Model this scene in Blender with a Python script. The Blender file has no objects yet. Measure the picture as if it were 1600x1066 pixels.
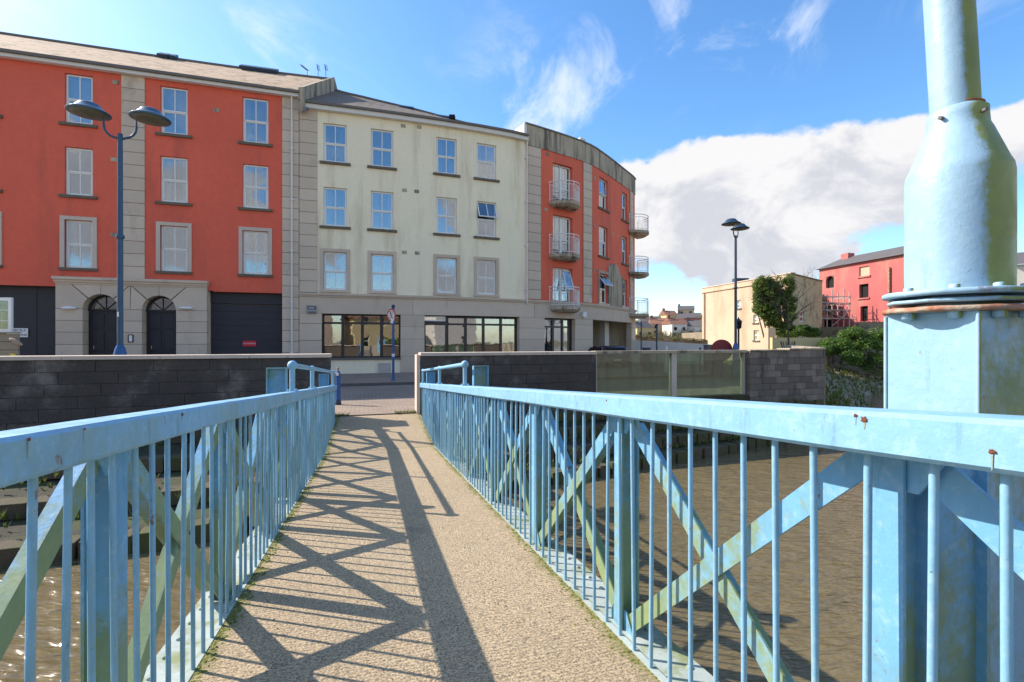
import bpy, bmesh, math, random
from mathutils import Matrix, Vector, Euler, noise as mnoise
R = math.radians
random.seed(7)
SC = bpy.context.scene
COL = SC.collection
F = 755.0           # focal length in pixels of the 1600 px wide photograph; the eye is the origin, z up, Y ahead

# ------------------------------------------------------------------ camera, sky, sun, exposure
cam = bpy.data.cameras.new('camera'); camo = bpy.data.objects.new('camera', cam); COL.objects.link(camo)
cam.sensor_width = 36; cam.lens = F / 1600 * 36; cam.clip_start = 0.05; cam.clip_end = 3000
camo.rotation_euler = (R(90), 0, 0)
SC.camera = camo
SUN_EL, SUN_AZ = 37.2, -73.0        # azimuth clockwise from +Y
w = bpy.data.worlds.new("World"); SC.world = w; w.use_nodes = True
NT = w.node_tree; NT.nodes.clear()
def N(t, **k):
    n = NT.nodes.new(t)
    for a, b in k.items(): setattr(n, a, b)
    return n
def L(a, b): NT.links.new(a, b)
def wm(op, a, b=None, c=None, clamp=False):
    n = N('ShaderNodeMath', operation=op, use_clamp=clamp)
    for i, v in enumerate((a, b, c)):
        if v is None: continue
        if isinstance(v, (int, float)): n.inputs[i].default_value = v
        else: L(v, n.inputs[i])
    return n.outputs[0]
def wmap(v, a, b, c=0.0, d=1.0, smooth=True):
    n = N('ShaderNodeMapRange', interpolation_type='SMOOTHSTEP' if smooth else 'LINEAR')
    L(v, n.inputs[0])
    for i, x in enumerate((a, b, c, d)): n.inputs[1 + i].default_value = x
    return n.outputs[0]
sky = N('ShaderNodeTexSky', sky_type='NISHITA', sun_disc=False)
sky.sun_elevation = R(SUN_EL); sky.sun_rotation = R(SUN_AZ % 360); sky.dust_density = 0.6; sky.ozone_density = 2.6; sky.air_density = 1.0
tc = N('ShaderNodeTexCoord'); sep = N('ShaderNodeSeparateXYZ'); L(tc.outputs['Generated'], sep.inputs[0])
def wnoise(scale, detail, rough, vec, dist=0.0):
    n = N('ShaderNodeTexNoise'); n.inputs['Scale'].default_value = scale; n.inputs['Detail'].default_value = detail
    n.inputs['Roughness'].default_value = rough; n.inputs['Distortion'].default_value = dist; L(vec, n.inputs['Vector']); return n.outputs[0]
mp = N('ShaderNodeMapping'); L(tc.outputs['Generated'], mp.inputs[0]); mp.inputs['Scale'].default_value = (1, 1, 1.5); mp.inputs['Location'].default_value = (3.3, 1.2, 0.4)
cn = wnoise(2.6, 9, 0.56, mp.outputs[0])
zz = sep.outputs['Z']
bias = wmap(zz, 0.27, 0.46, 0.17, -0.30)
low = wmap(zz, 0.05, 0.21, -0.17, 0.0)
cum = wmap(wm('ADD', wm('ADD', cn, bias), low), 0.53, 0.585)
# thin wind-drawn wisps high up
zden = wm('ADD', zz, 0.12)
px_ = wm('DIVIDE', sep.outputs['X'], zden); py_ = wm('DIVIDE', sep.outputs['Y'], zden)
cb = N('ShaderNodeCombineXYZ'); L(px_, cb.inputs[0]); L(py_, cb.inputs[1])
mp2 = N('ShaderNodeMapping'); L(cb.outputs[0], mp2.inputs[0]); mp2.inputs['Rotation'].default_value = (0, 0, R(32)); mp2.inputs['Scale'].default_value = (1.9, 1.0, 1); mp2.inputs['Location'].default_value = (1.7, .35, 0)
ci = wnoise(1.6, 8, 0.62, mp2.outputs[0], 0.8)
patch = wnoise(0.9, 2, 0.5, cb.outputs[0])
cir = wm('MULTIPLY', wmap(ci, 0.47, 0.70), wmap(patch, 0.40, 0.62), clamp=True)
cir = wm('MULTIPLY', cir, wmap(zz, 0.2, 0.34, 0.0, 0.62))
shade = wnoise(4.6, 9, 0.62, mp.outputs[0], .4)
ccol = N('ShaderNodeMix', data_type='RGBA')
L(wmap(wm('ADD', shade, wmap(zz, 0.1, 0.42, -0.14, 0.14, False)), 0.42, 0.58), ccol.inputs[0])
CL = 1.0
ccol.inputs[6].default_value = (1.95, 2.0, 2.2, 1); ccol.inputs[7].default_value = (2.7, 2.68, 2.72, 1)
hs = N('ShaderNodeHueSaturation'); hs.inputs['Saturation'].default_value = 1.22; hs.inputs['Value'].default_value = .82; L(sky.outputs[0], hs.inputs['Color'])
m1 = N('ShaderNodeMix', data_type='RGBA'); L(cir, m1.inputs[0]); L(hs.outputs[0], m1.inputs[6]); m1.inputs[7].default_value = (3.4, 3.45, 3.6, 1)
m2 = N('ShaderNodeMix', data_type='RGBA'); L(cum, m2.inputs[0]); L(m1.outputs[2], m2.inputs[6]); L(ccol.outputs[2], m2.inputs[7])
bgn = N('ShaderNodeBackground'); L(m2.outputs[2], bgn.inputs[0]); bgn.inputs[1].default_value = 0.13
wo = N('ShaderNodeOutputWorld'); L(bgn.outputs[0], wo.inputs[0])
sun = bpy.data.lights.new('sun', 'SUN'); suno = bpy.data.objects.new('sun', sun); COL.objects.link(suno)
sun.energy = 2.75; sun.angle = R(0.5); sun.color = (1.0, 0.93, 0.82)
TOSUN = Vector((math.sin(R(SUN_AZ)) * math.cos(R(SUN_EL)), math.cos(R(SUN_AZ)) * math.cos(R(SUN_EL)), math.sin(R(SUN_EL))))
suno.rotation_euler = TOSUN.to_track_quat('Z', 'Y').to_euler(); suno.location = TOSUN * 60
SC.view_settings.view_transform = 'Standard'; SC.view_settings.look = 'None'; SC.view_settings.gamma = 1
SC.view_settings.exposure = 1.45; SC.view_settings.use_curve_mapping = False
SC.render.engine = 'CYCLES'
try:
    SC.cycles.use_denoising = True; SC.cycles.max_bounces = 8; SC.cycles.transparent_max_bounces = 12
except Exception: pass

# ------------------------------------------------------------------ materials
class M_:
    def __init__(s, name):
        s.m = bpy.data.materials.new(name); s.m.use_nodes = True; s.t = s.m.node_tree
        s.b = s.t.nodes['Principled BSDF']; s.out = s.t.nodes['Material Output']
        s.g = s.n('ShaderNodeNewGeometry'); s.pos = s.g.outputs['Position']
        s.tc = s.n('ShaderNodeTexCoord')
    def n(s, t, **k):
        x = s.t.nodes.new(t)
        for a, b in k.items(): setattr(x, a, b)
        return x
    def l(s, a, b): s.t.links.new(a, b)
    def put(s, sock, v):
        if isinstance(v, (int, float)): sock.default_value = v
        elif isinstance(v, (tuple, list)): sock.default_value = (v[0], v[1], v[2], 1) if len(sock.default_value) == 4 else v
        else: s.l(v, sock)
    def noise(s, scale, detail=4, rough=.55, vec=None, stretch=None, out=0):
        v = vec or s.pos
        if stretch:
            mpn = s.n('ShaderNodeMapping'); s.l(v, mpn.inputs[0]); mpn.inputs['Scale'].default_value = stretch; v = mpn.outputs[0]
        x = s.n('ShaderNodeTexNoise'); x.inputs['Scale'].default_value = scale; x.inputs['Detail'].default_value = detail
        x.inputs['Roughness'].default_value = rough; s.l(v, x.inputs['Vector']); return x.outputs[out]
    def ramp(s, v, a, b, c=0., d=1.):
        x = s.n('ShaderNodeMapRange', interpolation_type='SMOOTHSTEP'); s.l(v, x.inputs[0])
        for i, y in enumerate((a, b, c, d)): x.inputs[1 + i].default_value = y
        return x.outputs[0]
    def math(s, op, a, b=0., clamp=False):
        x = s.n('ShaderNodeMath', operation=op, use_clamp=clamp); s.put(x.inputs[0], a); s.put(x.inputs[1], b); return x.outputs[0]
    def mix(s, f, a, b, mode='MIX'):
        x = s.n('ShaderNodeMix', data_type='RGBA', blend_type=mode); s.put(x.inputs[0], f); s.put(x.inputs[6], a); s.put(x.inputs[7], b); return x.outputs[2]
    def bump(s, h, strength=.3, dist=.01, prev=None):
        x = s.n('ShaderNodeBump'); x.inputs['Strength'].default_value = strength; x.inputs['Distance'].default_value = dist
        s.l(h, x.inputs['Height'])
        if prev is not None: s.l(prev, x.inputs['Normal'])
        s.l(x.outputs[0], s.b.inputs['Normal']); return x.outputs[0]
    def col(s, c): s.put(s.b.inputs['Base Color'], c); s.c = c
    def rough(s, v): s.put(s.b.inputs['Roughness'], v)
def mul(c, k): return tuple(min(1, x * k) for x in c)
def surf(name, base, var=.25, scale=1.5, rough=.8, bs=40, bstr=.3, bdist=.006, dark=None, darks=(.55, .75), dscale=.6, stretch=None, tint=0, metal=0, spec=None):
    """base colour with broad mottling, optional stains (dark) stretched by `stretch`, fine relief and a per-object tint"""
    m = M_(name)
    c = m.mix(m.noise(scale, 5, .6), mul(base, 1 - var), mul(base, 1 + var))
    c = m.mix(m.ramp(m.noise(scale * 14, 4, .7), .3, .7, 0, .35), c, mul(base, 1 - var * 1.3))
    if dark: c = m.mix(m.ramp(m.noise(dscale, 6, .65, stretch=stretch), darks[0], darks[1], 0, .85), c, dark)
    if tint:
        oi = m.n('ShaderNodeObjectInfo'); c = m.mix(m.ramp(oi.outputs['Random'], 0, 1, 0, tint), c, mul(base, .45))
    m.col(c); m.rough(rough); m.b.inputs['Metallic'].default_value = metal
    if spec is not None: m.b.inputs['Specular IOR Level'].default_value = spec
    if bstr: m.bump(m.noise(bs, 4, .6), bstr, bdist)
    return m.m
MT = {}
# --- blue bridge paint: algae on the sides turned from the sun and near the deck, rust freckles
def paint(name, base, algae=1.0, rust=1.0, low=True, side=(.93, -.36), sgain=.30, bias=0.0):
    m = M_(name)
    c = m.mix(m.noise(3, 4, .6), mul(base, .88), mul(base, 1.1))
    c = m.mix(m.ramp(m.noise(28, 5, .7), .48, .72, 0, .5), c, (.40, .57, .66))
    c = m.mix(m.ramp(m.noise(17, 6, .7, stretch=(1, 1, .16)), .54, .72, 0, .5), c, mul(base, .52))
    c = m.mix(m.ramp(m.noise(75, 4, .8), .66, .70, 0, .8), c, (.10, .10, .09))
    sp = m.n('ShaderNodeSeparateXYZ'); m.l(m.pos, sp.inputs[0])
    h = m.math('ADD', sp.outputs['Z'], m.math('MULTIPLY', sp.outputs['Y'], .081))
    nz = m.noise(2.2, 6, .7, stretch=(1, 1, .5))
    nf = m.noise(30, 5, .7)
    dn = m.n('ShaderNodeVectorMath', operation='DOT_PRODUCT'); m.l(m.g.outputs['Normal'], dn.inputs[0]); dn.inputs[1].default_value = (side[0], side[1], 0)
    a = m.math('ADD', m.ramp(dn.outputs['Value'], .15, .9, 0, sgain), m.math('MULTIPLY', m.math('SUBTRACT', nz, .5), 1.3))
    if low: a = m.math('ADD', a, m.ramp(h, -1.2, -.2, .30, -.05))
    if bias: a = m.math('ADD', a, bias)
    a = m.math('ADD', a, m.math('MULTIPLY', m.math('SUBTRACT', nf, .5), .5))
    am = m.ramp(a, .12, .40, 0, .85 * algae)
    alg = m.mix(m.noise(9, 3, .6), (.34, .35, .055), (.13, .19, .06))
    c = m.mix(am, c, alg)
    rm = m.ramp(m.noise(10, 8, .75, stretch=(1, 1, .55)), .635, .67, 0, .9 * rust)
    c = m.mix(rm, c, m.mix(m.noise(40, 3), (.30, .085, .02), (.12, .035, .015)))
    m.col(c); m.rough(m.ramp(m.noise(12, 3), .3, .7, .38, .62))
    b = m.bump(m.noise(55, 5, .7), .28, .004); m.bump(m.noise(9, 4, .6), .25, .008, b)
    return m.m
BLUE = (.165, .40, .61)
MT['blue'] = paint('blue_paint', BLUE, .9, .8)
MT['blue_brace'] = paint('algae_stained_blue_paint', BLUE, 1.0, .9, bias=.16)
MT['blue_rail'] = paint('blue_rail_paint', (.225, .435, .60), .35, .9, False)
MT['blue_mast'] = paint('blue_mast_paint', (.31, .47, .59), 1.15, .5, False, (.75, -.66), .72)
MT['blue_ped'] = paint('blue_pedestal_paint', (.27, .45, .59), 1.0, .6, False, (.75, -.66), .24)
MT['rusty'] = surf('rusty_paint', (.42, .33, .24), .35, 9, .8, 60, .8, .006, (.40, .10, .03), (.42, .58), 7)
MT['royal'] = surf('royal_blue_metal', (.02, .10, .30), .3, 5, .42, 40, .15, .003, (.30, .38, .45), (.64, .75), 9)
MT['lampblue'] = surf('lamp_post_blue', (.030, .085, .16), .35, 5, .45, 40, .15, .003)
MT['yellowstone'] = surf('ochre_stone', (.60, .46, .26), .25, 2.0, .95, 10, .6, .03, (.25, .18, .10), (.5, .7), 1.2)
MT['rust'] = surf('flaking_rust', (.20, .06, .022), .6, 60, .95, 150, .9, .004)
MT['ruststreak'] = surf('rust_streak', (.32, .36, .27), .3, 30, .8, 60, .2)
MT['navy'] = surf('dark_blue_lamp_metal', (.022, .05, .09), .3, 5, .45, 40, .1, .003)
MT['lamp_hood'] = surf('lamp_hood_metal', (.10, .17, .23), .4, 6, .35, 30, .1, .003, metal=.5)  # paler hood metal, used on the near lamp
MT['lamp_under'] = surf('lamp_glass_and_reflector', (.16, .15, .10), .4, 12, .4, 60, .4, .006)
# --- concrete deck with fine ribs
m = M_('deck_aggregate')
vor = m.n('ShaderNodeTexVoronoi'); vor.inputs['Scale'].default_value = 150; m.l(m.pos, vor.inputs['Vector'])
c = m.mix(m.noise(1.1, 5, .6), (.50, .355, .205), (.74, .545, .33))
c = m.mix(m.ramp(m.noise(95, 4, .75), .38, .60), (.17, .125, .08), c)
c = m.mix(m.ramp(vor.outputs['Distance'], .0, .55, .55, 0), c, (.66, .57, .45))
c = m.mix(m.ramp(m.noise(.8, 6, .7), .60, .74, 0, .5), c, (.14, .12, .09))
spd = m.n('ShaderNodeSeparateXYZ'); m.l(m.pos, spd.inputs[0])
pd_ = m.math('ADD', m.math('MULTIPLY', spd.outputs['X'], .9594), m.math('MULTIPLY', spd.outputs['Y'], .282))
ed = m.math('ABSOLUTE', m.math('SUBTRACT', pd_, .1925))
gm = m.ramp(m.math('ADD', ed, m.math('MULTIPLY', m.math('SUBTRACT', m.noise(4, 6, .7), .5), .35)), .80, .93, 0, .75)
c = m.mix(gm, c, m.mix(m.noise(30, 3, .7), (.26, .25, .06), (.15, .13, .05)))
m.col(c); m.rough(.92)
wv = m.n('ShaderNodeTexWave', wave_type='BANDS', bands_direction='Y'); wv.inputs['Scale'].default_value = 13; wv.inputs['Distortion'].default_value = 2.0; wv.inputs['Detail'].default_value = 3; wv.inputs['Detail Scale'].default_value = 6
mp_ = m.n('ShaderNodeMapping'); m.l(m.pos, mp_.inputs[0]); mp_.inputs['Rotation'].default_value = (0, 0, R(-16.4)); m.l(mp_.outputs[0], wv.inputs['Vector'])
b = m.bump(wv.outputs['Fac'], .55, .006); m.bump(m.noise(95, 4, .75), 1.0, .009, b)
MT['deck'] = m.m
MT['edge'] = surf('stained_edge_plate', (.40, .45, .42), .3, 4, .8, 60, .4, .004, (.20, .22, .07), (.48, .66), 5)
MT['moss'] = surf('moss', (.19, .20, .035), .5, 9, .95, 90, .8, .01, (.10, .09, .03), (.5, .6), 20)
MT['rooftile'] = surf('weathered_roof_slate', (.60, .40, .245), .3, 1.2, .85, 20, .6, .02, (.17, .15, .07), (.5, .66), 2.4)
# --- masonry
MT['red'] = surf('red_render', (.78, .135, .075), .17, .35, .85, 60, .5, .01, (.48, .10, .065), (.50, .80), .8, (1, 1, .2))
MT['orange'] = surf('orange_red_render', (.78, .15, .08), .17, .4, .85, 60, .5, .01, (.45, .10, .06), (.50, .80), .9, (1, 1, .2))
MT['cream'] = surf('cream_render', (.92, .81, .58), .09, .4, .85, 50, .4, .006, (.55, .43, .27), (.47, .78), 1.0, (1, 1, .14))
MT['stone'] = surf('grey_ashlar', (.66, .53, .40), .14, 1.0, .85, 45, .35, .006, (.36, .29, .22), (.55, .8), 1.3, (1, 1, .4), tint=.22)
MT['joint'] = surf('dark_joint_mortar', (.15, .12, .095), .2, 2, .9)
MT['sill'] = surf('sooty_sill', (.17, .135, .095), .4, 4, .9, 40, .5, .008, (.07, .06, .04), (.5, .7), 4)
MT['sconc'] = surf('streaked_concrete', (.46, .385, .28), .25, 1.5, .9, 40, .4, .008, (.06, .05, .04), (.44, .66), 2.6, (1, 1, .12))
MT['white'] = surf('white_upvc', (.80, .79, .75), .05, 3, .35, 0, 0)
MT['whiter'] = surf('white_fascia_paint', (.74, .71, .66), .12, 3, .6, 30, .1)
MT['dframe'] = surf('dark_brown_frame', (.035, .026, .022), .3, 4, .4, 0, 0)
MT['black'] = surf('black_door_paint', (.018, .018, .022), .3, 3, .5, 20, .1)
MT['grille'] = surf('dark_navy_shutter', (.028, .026, .034), .3, .8, .55, 30, .15)
MT['lead'] = surf('blue_grey_flashing', (.16, .19, .23), .2, 3, .5, 20, .2)
MT['gutter'] = surf('grey_gutter', (.16, .14, .12), .3, 3, .7, 20, .2)
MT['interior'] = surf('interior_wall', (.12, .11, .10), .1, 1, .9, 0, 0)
MT['curtain'] = surf('pale_curtain', (.26, .28, .34), .1, 3, .9, 0, 0)
MT['blind'] = surf('grey_net_curtain', (.16, .18, .22), .1, 3, .9, 0, 0)
MT['capstone'] = surf('pale_coping', (.62, .50, .40), .18, 2, .9, 50, .5, .008, (.24, .18, .13), (.60, .72), 3)
MT['wallblock'] = surf('dark_stained_block', (.085, .070, .061), .6, 1.9, .9, 30, .8, .015, (.27, .235, .20), (.50, .76), 1.3, tint=.12)
MT['endblock'] = surf('patchy_stone_block', (.25, .21, .175), .45, 2.4, .9, 45, .5, .01, (.05, .04, .035), (.50, .64), 2.0, (1, 1, .3), tint=.85)
MT['bankstone'] = surf('mossy_bank_stone', (.135, .10, .062), .45, 1.8, .95, 30, .7, .02, (.085, .095, .022), (.45, .6), 1.3, tint=.4)
MT['bankfill'] = surf('muddy_joint', (.05, .042, .026), .4, 2, .95, 30, .7, .02, (.06, .07, .018), (.45, .6), 1.6)
MT['mud'] = surf('mud_and_shingle', (.30, .24, .15), .35, .7, .95, 12, .8, .05, (.12, .13, .035), (.46, .6), .35)
MT['terrace'] = surf('pale_yellow_render', (.62, .48, .24), .1, .4, .9, 20, .2)
MT['beige'] = surf('peach_render', (.58, .43, .30), .18, .4, .9, 12, .5, .03, (.38, .25, .16), (.48, .72), .6, (1, 1, .22))
MT['pink'] = surf('faded_pink_render', (.50, .125, .115), .2, .5, .9, 15, .4, .02, (.42, .20, .15), (.46, .68), .6, (1, 1, .4))
MT['rubble'] = surf('rubble_stone', (.36, .28, .185), .4, 2.5, .95, 10, .8, .04, (.13, .10, .07), (.48, .62), 2.5, tint=.5)
MT['brick'] = surf('old_brick', (.30, .13, .085), .35, 3, .95, 20, .6, .02, (.12, .08, .06), (.5, .65), 2)
MT['slate'] = surf('grey_slate', (.12, .105, .10), .25, 1.5, .75, 12, .5, .02)
MT['steel'] = surf('galvanised_tube', (.50, .45, .40), .2, 3, .5, 0, 0, metal=.2)
MT['plank'] = surf('scaffold_board', (.38, .28, .18), .25, 4, .9, 20, .4)
MT['dark'] = surf('dark_void', (.012, .012, .012), .2, 1, .95, 0, 0)
MT['maroon'] = surf('maroon_panel', (.20, .018, .022), .2, 3, .5, 0, 0)
MT['bark'] = surf('grey_brown_bark', (.09, .07, .055), .3, 8, .95, 40, .6)
MT['concwhite'] = surf('whitewashed_wall', (.72, .66, .58), .12, .8, .9, 25, .3)
MT['utility'] = surf('grey_green_cabinet', (.14, .145, .15), .15, 2, .6, 0, 0)
MT['redsign'] = surf('red_sign', (.60, .02, .04), .08, 2, .4, 0, 0)
MT['signw'] = surf('white_sign', (.80, .78, .76), .1, 20, .5, 0, 0)
MT['ink'] = surf('black_ink', (.02, .02, .025), .1, 2, .5, 0, 0)
MT['yellow'] = surf('yellow_plate', (.75, .55, .04), .1, 2, .5, 0, 0)
MT['tyre'] = surf('tyre_rubber', (.02, .02, .02), .2, 5, .85, 0, 0)
MT['wood'] = surf('weathered_grey_timber', (.30, .25, .17), .25, 4, .9, 30, .4, .006, stretch=(.2, 1, 1))
def leafmat(name, a, b):
    m = M_(name); oi = m.noise(3.0, 3, .7); c = m.mix(m.ramp(oi, .35, .65), a, b)
    c = m.mix(m.ramp(m.noise(23, 2, .7), .35, .65, 0, .6), c, mul(a, .5))
    m.col(c); m.rough(.42)
    tr = m.n('ShaderNodeBsdfTranslucent'); m.put(tr.inputs[0], m.mix(.5, c, (.25, .33, .03))); x = m.n('ShaderNodeMixShader'); x.inputs[0].default_value = .35
    m.l(m.b.outputs[0], x.inputs[1]); m.l(tr.outputs[0], x.inputs[2]); m.l(x.outputs[0], m.out.inputs[0]); return m.m
MT['leaf'] = leafmat('laurel_leaf', (.07, .16, .025), (.17, .28, .04))
MT['ivy'] = leafmat('ivy_leaf', (.07, .14, .025), (.19, .24, .04))
MT['dryleaf'] = leafmat('dry_scrub', (.13, .085, .035), (.20, .15, .06))
def metalpaint(name, base, rough=.25):
    m = M_(name); m.col(base); m.rough(rough); m.b.inputs['Coat Weight'].default_value = .6; return m.m
MT['carblue'] = metalpaint('dark_blue_car_paint', (.012, .02, .045)); MT['carred'] = metalpaint('dark_red_car_paint', (.09, .010, .014))
MT['vanwhite'] = metalpaint('white_van_paint', (.75, .75, .73))
def glass(name, refl, tint=(.85, .9, .9), wav=.25, milky=0):
    m = M_(name); t = m.n('ShaderNodeBsdfTransparent'); t.inputs[0].default_value = (*tint, 1)
    g = m.n('ShaderNodeBsdfGlossy'); g.inputs['Roughness'].default_value = .015; g.inputs[0].default_value = (.95, .97, 1, 1)
    bm_ = m.n('ShaderNodeBump'); bm_.inputs['Strength'].default_value = wav; bm_.inputs['Distance'].default_value = .01
    m.l(m.noise(1.6, 2, .4), bm_.inputs['Height']); m.l(bm_.outputs[0], g.inputs['Normal'])
    lw = m.n('ShaderNodeLayerWeight'); lw.inputs[0].default_value = .25
    f = m.math('ADD', m.math('MULTIPLY', lw.outputs['Fresnel'], .7), refl, True)
    x = m.n('ShaderNodeMixShader'); m.l(f, x.inputs[0]); m.l(t.outputs[0], x.inputs[1]); m.l(g.outputs[0], x.inputs[2]); last = x.outputs[0]
    if milky:
        d = m.n('ShaderNodeBsdfDiffuse'); d.inputs[0].default_value = (.20, .22, .14, 1)
        y = m.n('ShaderNodeMixShader'); m.l(m.ramp(m.noise(3, 6, .7, stretch=(1, 1, .3)), .3, .75, milky * .4, milky * 1.3), y.inputs[0]); m.l(last, y.inputs[1]); m.l(d.outputs[0], y.inputs[2]); last = y.outputs[0]
    m.l(last, m.out.inputs[0]); return m.m
MT['glass'] = glass('window_glass', .21); MT['shopglass'] = glass('shop_glass', .24, (.6, .62, .6)); MT['panelglass'] = glass('grubby_barrier_glass', .10, (.55, .68, .56), .1, .28)
# --- water
m = M_('brown_river_water')
c = m.mix(m.noise(.25, 3, .5), (.13, .10, .048), (.19, .145, .075)); m.col(c); m.rough(.035); m.b.inputs['IOR'].default_value = 1.33
w1 = m.noise(1.6, 3, .55, stretch=(.8, 2.4, 1)); w2 = m.noise(8.0, 3, .5, stretch=(.5, 2.0, 1))
b = m.bump(w1, .6, .20); m.bump(w2, .8, .055, b)
MT['water'] = m.m
# --- ground
def bricky(name, c1, c2, mort, scale, rot, bw=.5, rh=.25):
    m = M_(name); mpn = m.n('ShaderNodeMapping'); m.l(m.pos, mpn.inputs[0]); mpn.inputs['Rotation'].default_value = (0, 0, R(rot))
    br = m.n('ShaderNodeTexBrick'); m.l(mpn.outputs[0], br.inputs[0]); br.inputs['Scale'].default_value = scale
    br.inputs['Color1'].default_value = (*c1, 1); br.inputs['Color2'].default_value = (*c2, 1); br.inputs['Mortar'].default_value = (*mort, 1); br.inputs['Mortar Size'].default_value = .022; br.inputs['Mortar Smooth'].default_value = .3
    c = m.mix(m.ramp(m.noise(.8, 5, .65), .4, .7, 0, .6), br.outputs[0], mul(c1, .6)); m.col(c); m.rough(.9)
    b = m.bump(br.outputs['Fac'], .4, -.01); m.bump(m.noise(60, 4), .3, .005, b); return m.m
MT['pavers'] = bricky('brown_brick_pavers', (.36, .27, .20), (.28, .215, .165), (.20, .15, .12), 2.4, -17)
MT['road'] = bricky('worn_road_setts', (.30, .235, .175), (.26, .20, .155), (.22, .16, .115), 2.2, 73)
MT['kerb'] = surf('granite_kerb', (.13, .115, .10), .25, 3, .85, 40, .4)
MT['land'] = surf('rough_ground', (.20, .17, .11), .3, .15, .95, 3, .6, .1, (.07, .09, .025), (.45, .6), .08)
MT['hill'] = surf('winter_hillside', (.20, .15, .10), .35, .05, .95, .6, .8, .6, (.08, .10, .035), (.48, .6), .03)

# ------------------------------------------------------------------ mesh and object helpers
I4 = Matrix.Identity(4); WM = {}
class MB:
    def __init__(s): s.v = []; s.f = []; s.sm = []
    def add(s, vs, fs, smooth=False):
        o = len(s.v); s.v += [tuple(v) for v in vs]; s.f += [tuple(i + o for i in f) for f in fs]; s.sm += [smooth] * len(fs); return s
    def hexa(s, p):                 # 8 points: bottom ring 0-3 counter-clockwise, top ring 4-7
        return s.add(p, [(3, 2, 1, 0), (4, 5, 6, 7), (0, 1, 5, 4), (1, 2, 6, 5), (2, 3, 7, 6), (3, 0, 4, 7)])
    def box(s, x0, x1, y0, y1, z0, z1, T=None):
        p = [(x0, y0, z0), (x1, y0, z0), (x1, y1, z0), (x0, y1, z0), (x0, y0, z1), (x1, y0, z1), (x1, y1, z1), (x0, y1, z1)]
        if T is not None: p = [T(*q) if callable(T) else T @ Vector(q) for q in p]
        return s.hexa(p)
    def tube(s, pts, r, n=10, cap=True, smooth=True):
        pts = [Vector(p) for p in pts]; rs = r if isinstance(r, (list, tuple)) else [r] * len(pts)
        ref = None; rings = []
        for i, p in enumerate(pts):
            d = (pts[min(i + 1, len(pts) - 1)] - pts[max(i - 1, 0)]).normalized()
            if ref is None: ref = Vector((0, 0, 1)) if abs(d.z) < .9 else Vector((1, 0, 0))
            a = d.cross(ref).normalized(); b = d.cross(a).normalized(); ref = b.cross(d) if False else ref
            rings.append([p + (a * math.cos(2 * math.pi * k / n) + b * math.sin(2 * math.pi * k / n)) * rs[i] for k in range(n)])
        vs = [v for rg in rings for v in rg]; fs = []
        for i in range(len(pts) - 1):
            for k in range(n): fs.append((i * n + k, i * n + (k + 1) % n, (i + 1) * n + (k + 1) % n, (i + 1) * n + k))
        s.add(vs, fs, smooth)
        if cap:
            s.add(rings[0], [tuple(range(n))[::-1]]); s.add(rings[-1], [tuple(range(n))])
        return s
    def lathe(s, prof, c=(0, 0, 0), n=24, M=None, smooth=True):
        vs = []
        for r, z in prof:
            for k in range(n):
                v = Vector((r * math.cos(2 * math.pi * k / n), r * math.sin(2 * math.pi * k / n), z))
                if M is not None: v = M @ v
                vs.append(v + Vector(c))
        fs = []
        for i in range(len(prof) - 1):
            for k in range(n): fs.append((i * n + k, i * n + (k + 1) % n, (i + 1) * n + (k + 1) % n, (i + 1) * n + k))
        s.add(vs, fs, smooth)
        s.add(vs[:n], [tuple(range(n))[::-1]]); s.add(vs[-n:], [tuple(range(n))]); return s
    def ball(s, c, r, n=10, sq=1.0):
        s.lathe([(max(1e-4, r * math.sin(math.pi * i / n)), -r * sq * math.cos(math.pi * i / n)) for i in range(n + 1)], c, n + 4); return s
    def mesh(s, name):
        me = bpy.data.meshes.new(name); me.from_pydata(s.v, [], s.f)
        if any(s.sm): me.polygons.foreach_set('use_smooth', s.sm)
        me.update(); return me
def mk(name, data, parent=None, mw=I4, mat=None, **props):
    if isinstance(data, MB): data = data.mesh(name)
    o = bpy.data.objects.new(name, data); COL.objects.link(o)
    if mat and data is not None and not len(data.materials): data.materials.append(MT[mat] if isinstance(mat, str) else mat)
    WM[o.name] = mw.copy()
    if parent is not None: o.parent = parent; o.matrix_local = WM[parent.name].inverted() @ mw
    else: o.matrix_world = mw; o.matrix_local = mw
    for k, v in props.items(): o[k] = v
    return o
def T3(x, y=None, z=None): return Matrix.Translation(x if y is None else (x, y, z))
def RZ(a): return Matrix.Rotation(a, 4, 'Z')
def thing(name, loc, label, cat, group=None, rz=0):
    o = mk(name, None, None, T3(Vector(loc)) @ RZ(rz)); o['label'] = label; o['category'] = cat
    if group: o['group'] = group
    return o
def solo(name, mb, mat, base, label, cat, group=None):      # a one-mesh thing with its origin at its base
    b = Vector(base); mb.v = [tuple(Vector(v) - b) for v in mb.v]
    o = mk(name, mb, None, T3(b), mat); o['label'] = label; o['category'] = cat
    if group: o['group'] = group
    return o
def clone(root, mw, label=None):
    def rec(o, par, m):
        c = o.copy(); COL.objects.link(c)
        WM[c.name] = m
        if par is None: c.matrix_local = m
        else: c.parent = par; c.matrix_local = WM[par.name].inverted() @ m
        for ch in [x for x in KIDS.get(o.name, [])]: rec(ch, c, m @ (WM[o.name].inverted() @ WM[ch.name]))
        return c
    KIDS = {}
    for x in COL.objects:
        if x.parent: KIDS.setdefault(x.parent.name, []).append(x)
    c = rec(root, None, mw)
    if label: c['label'] = label
    return c
bmq = bmesh.new(); bmesh.ops.create_cube(bmq, size=1); bmesh.ops.bevel(bmq, geom=bmq.edges[:], offset=.018, segments=1, affect='EDGES')
CUBES = {}
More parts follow.
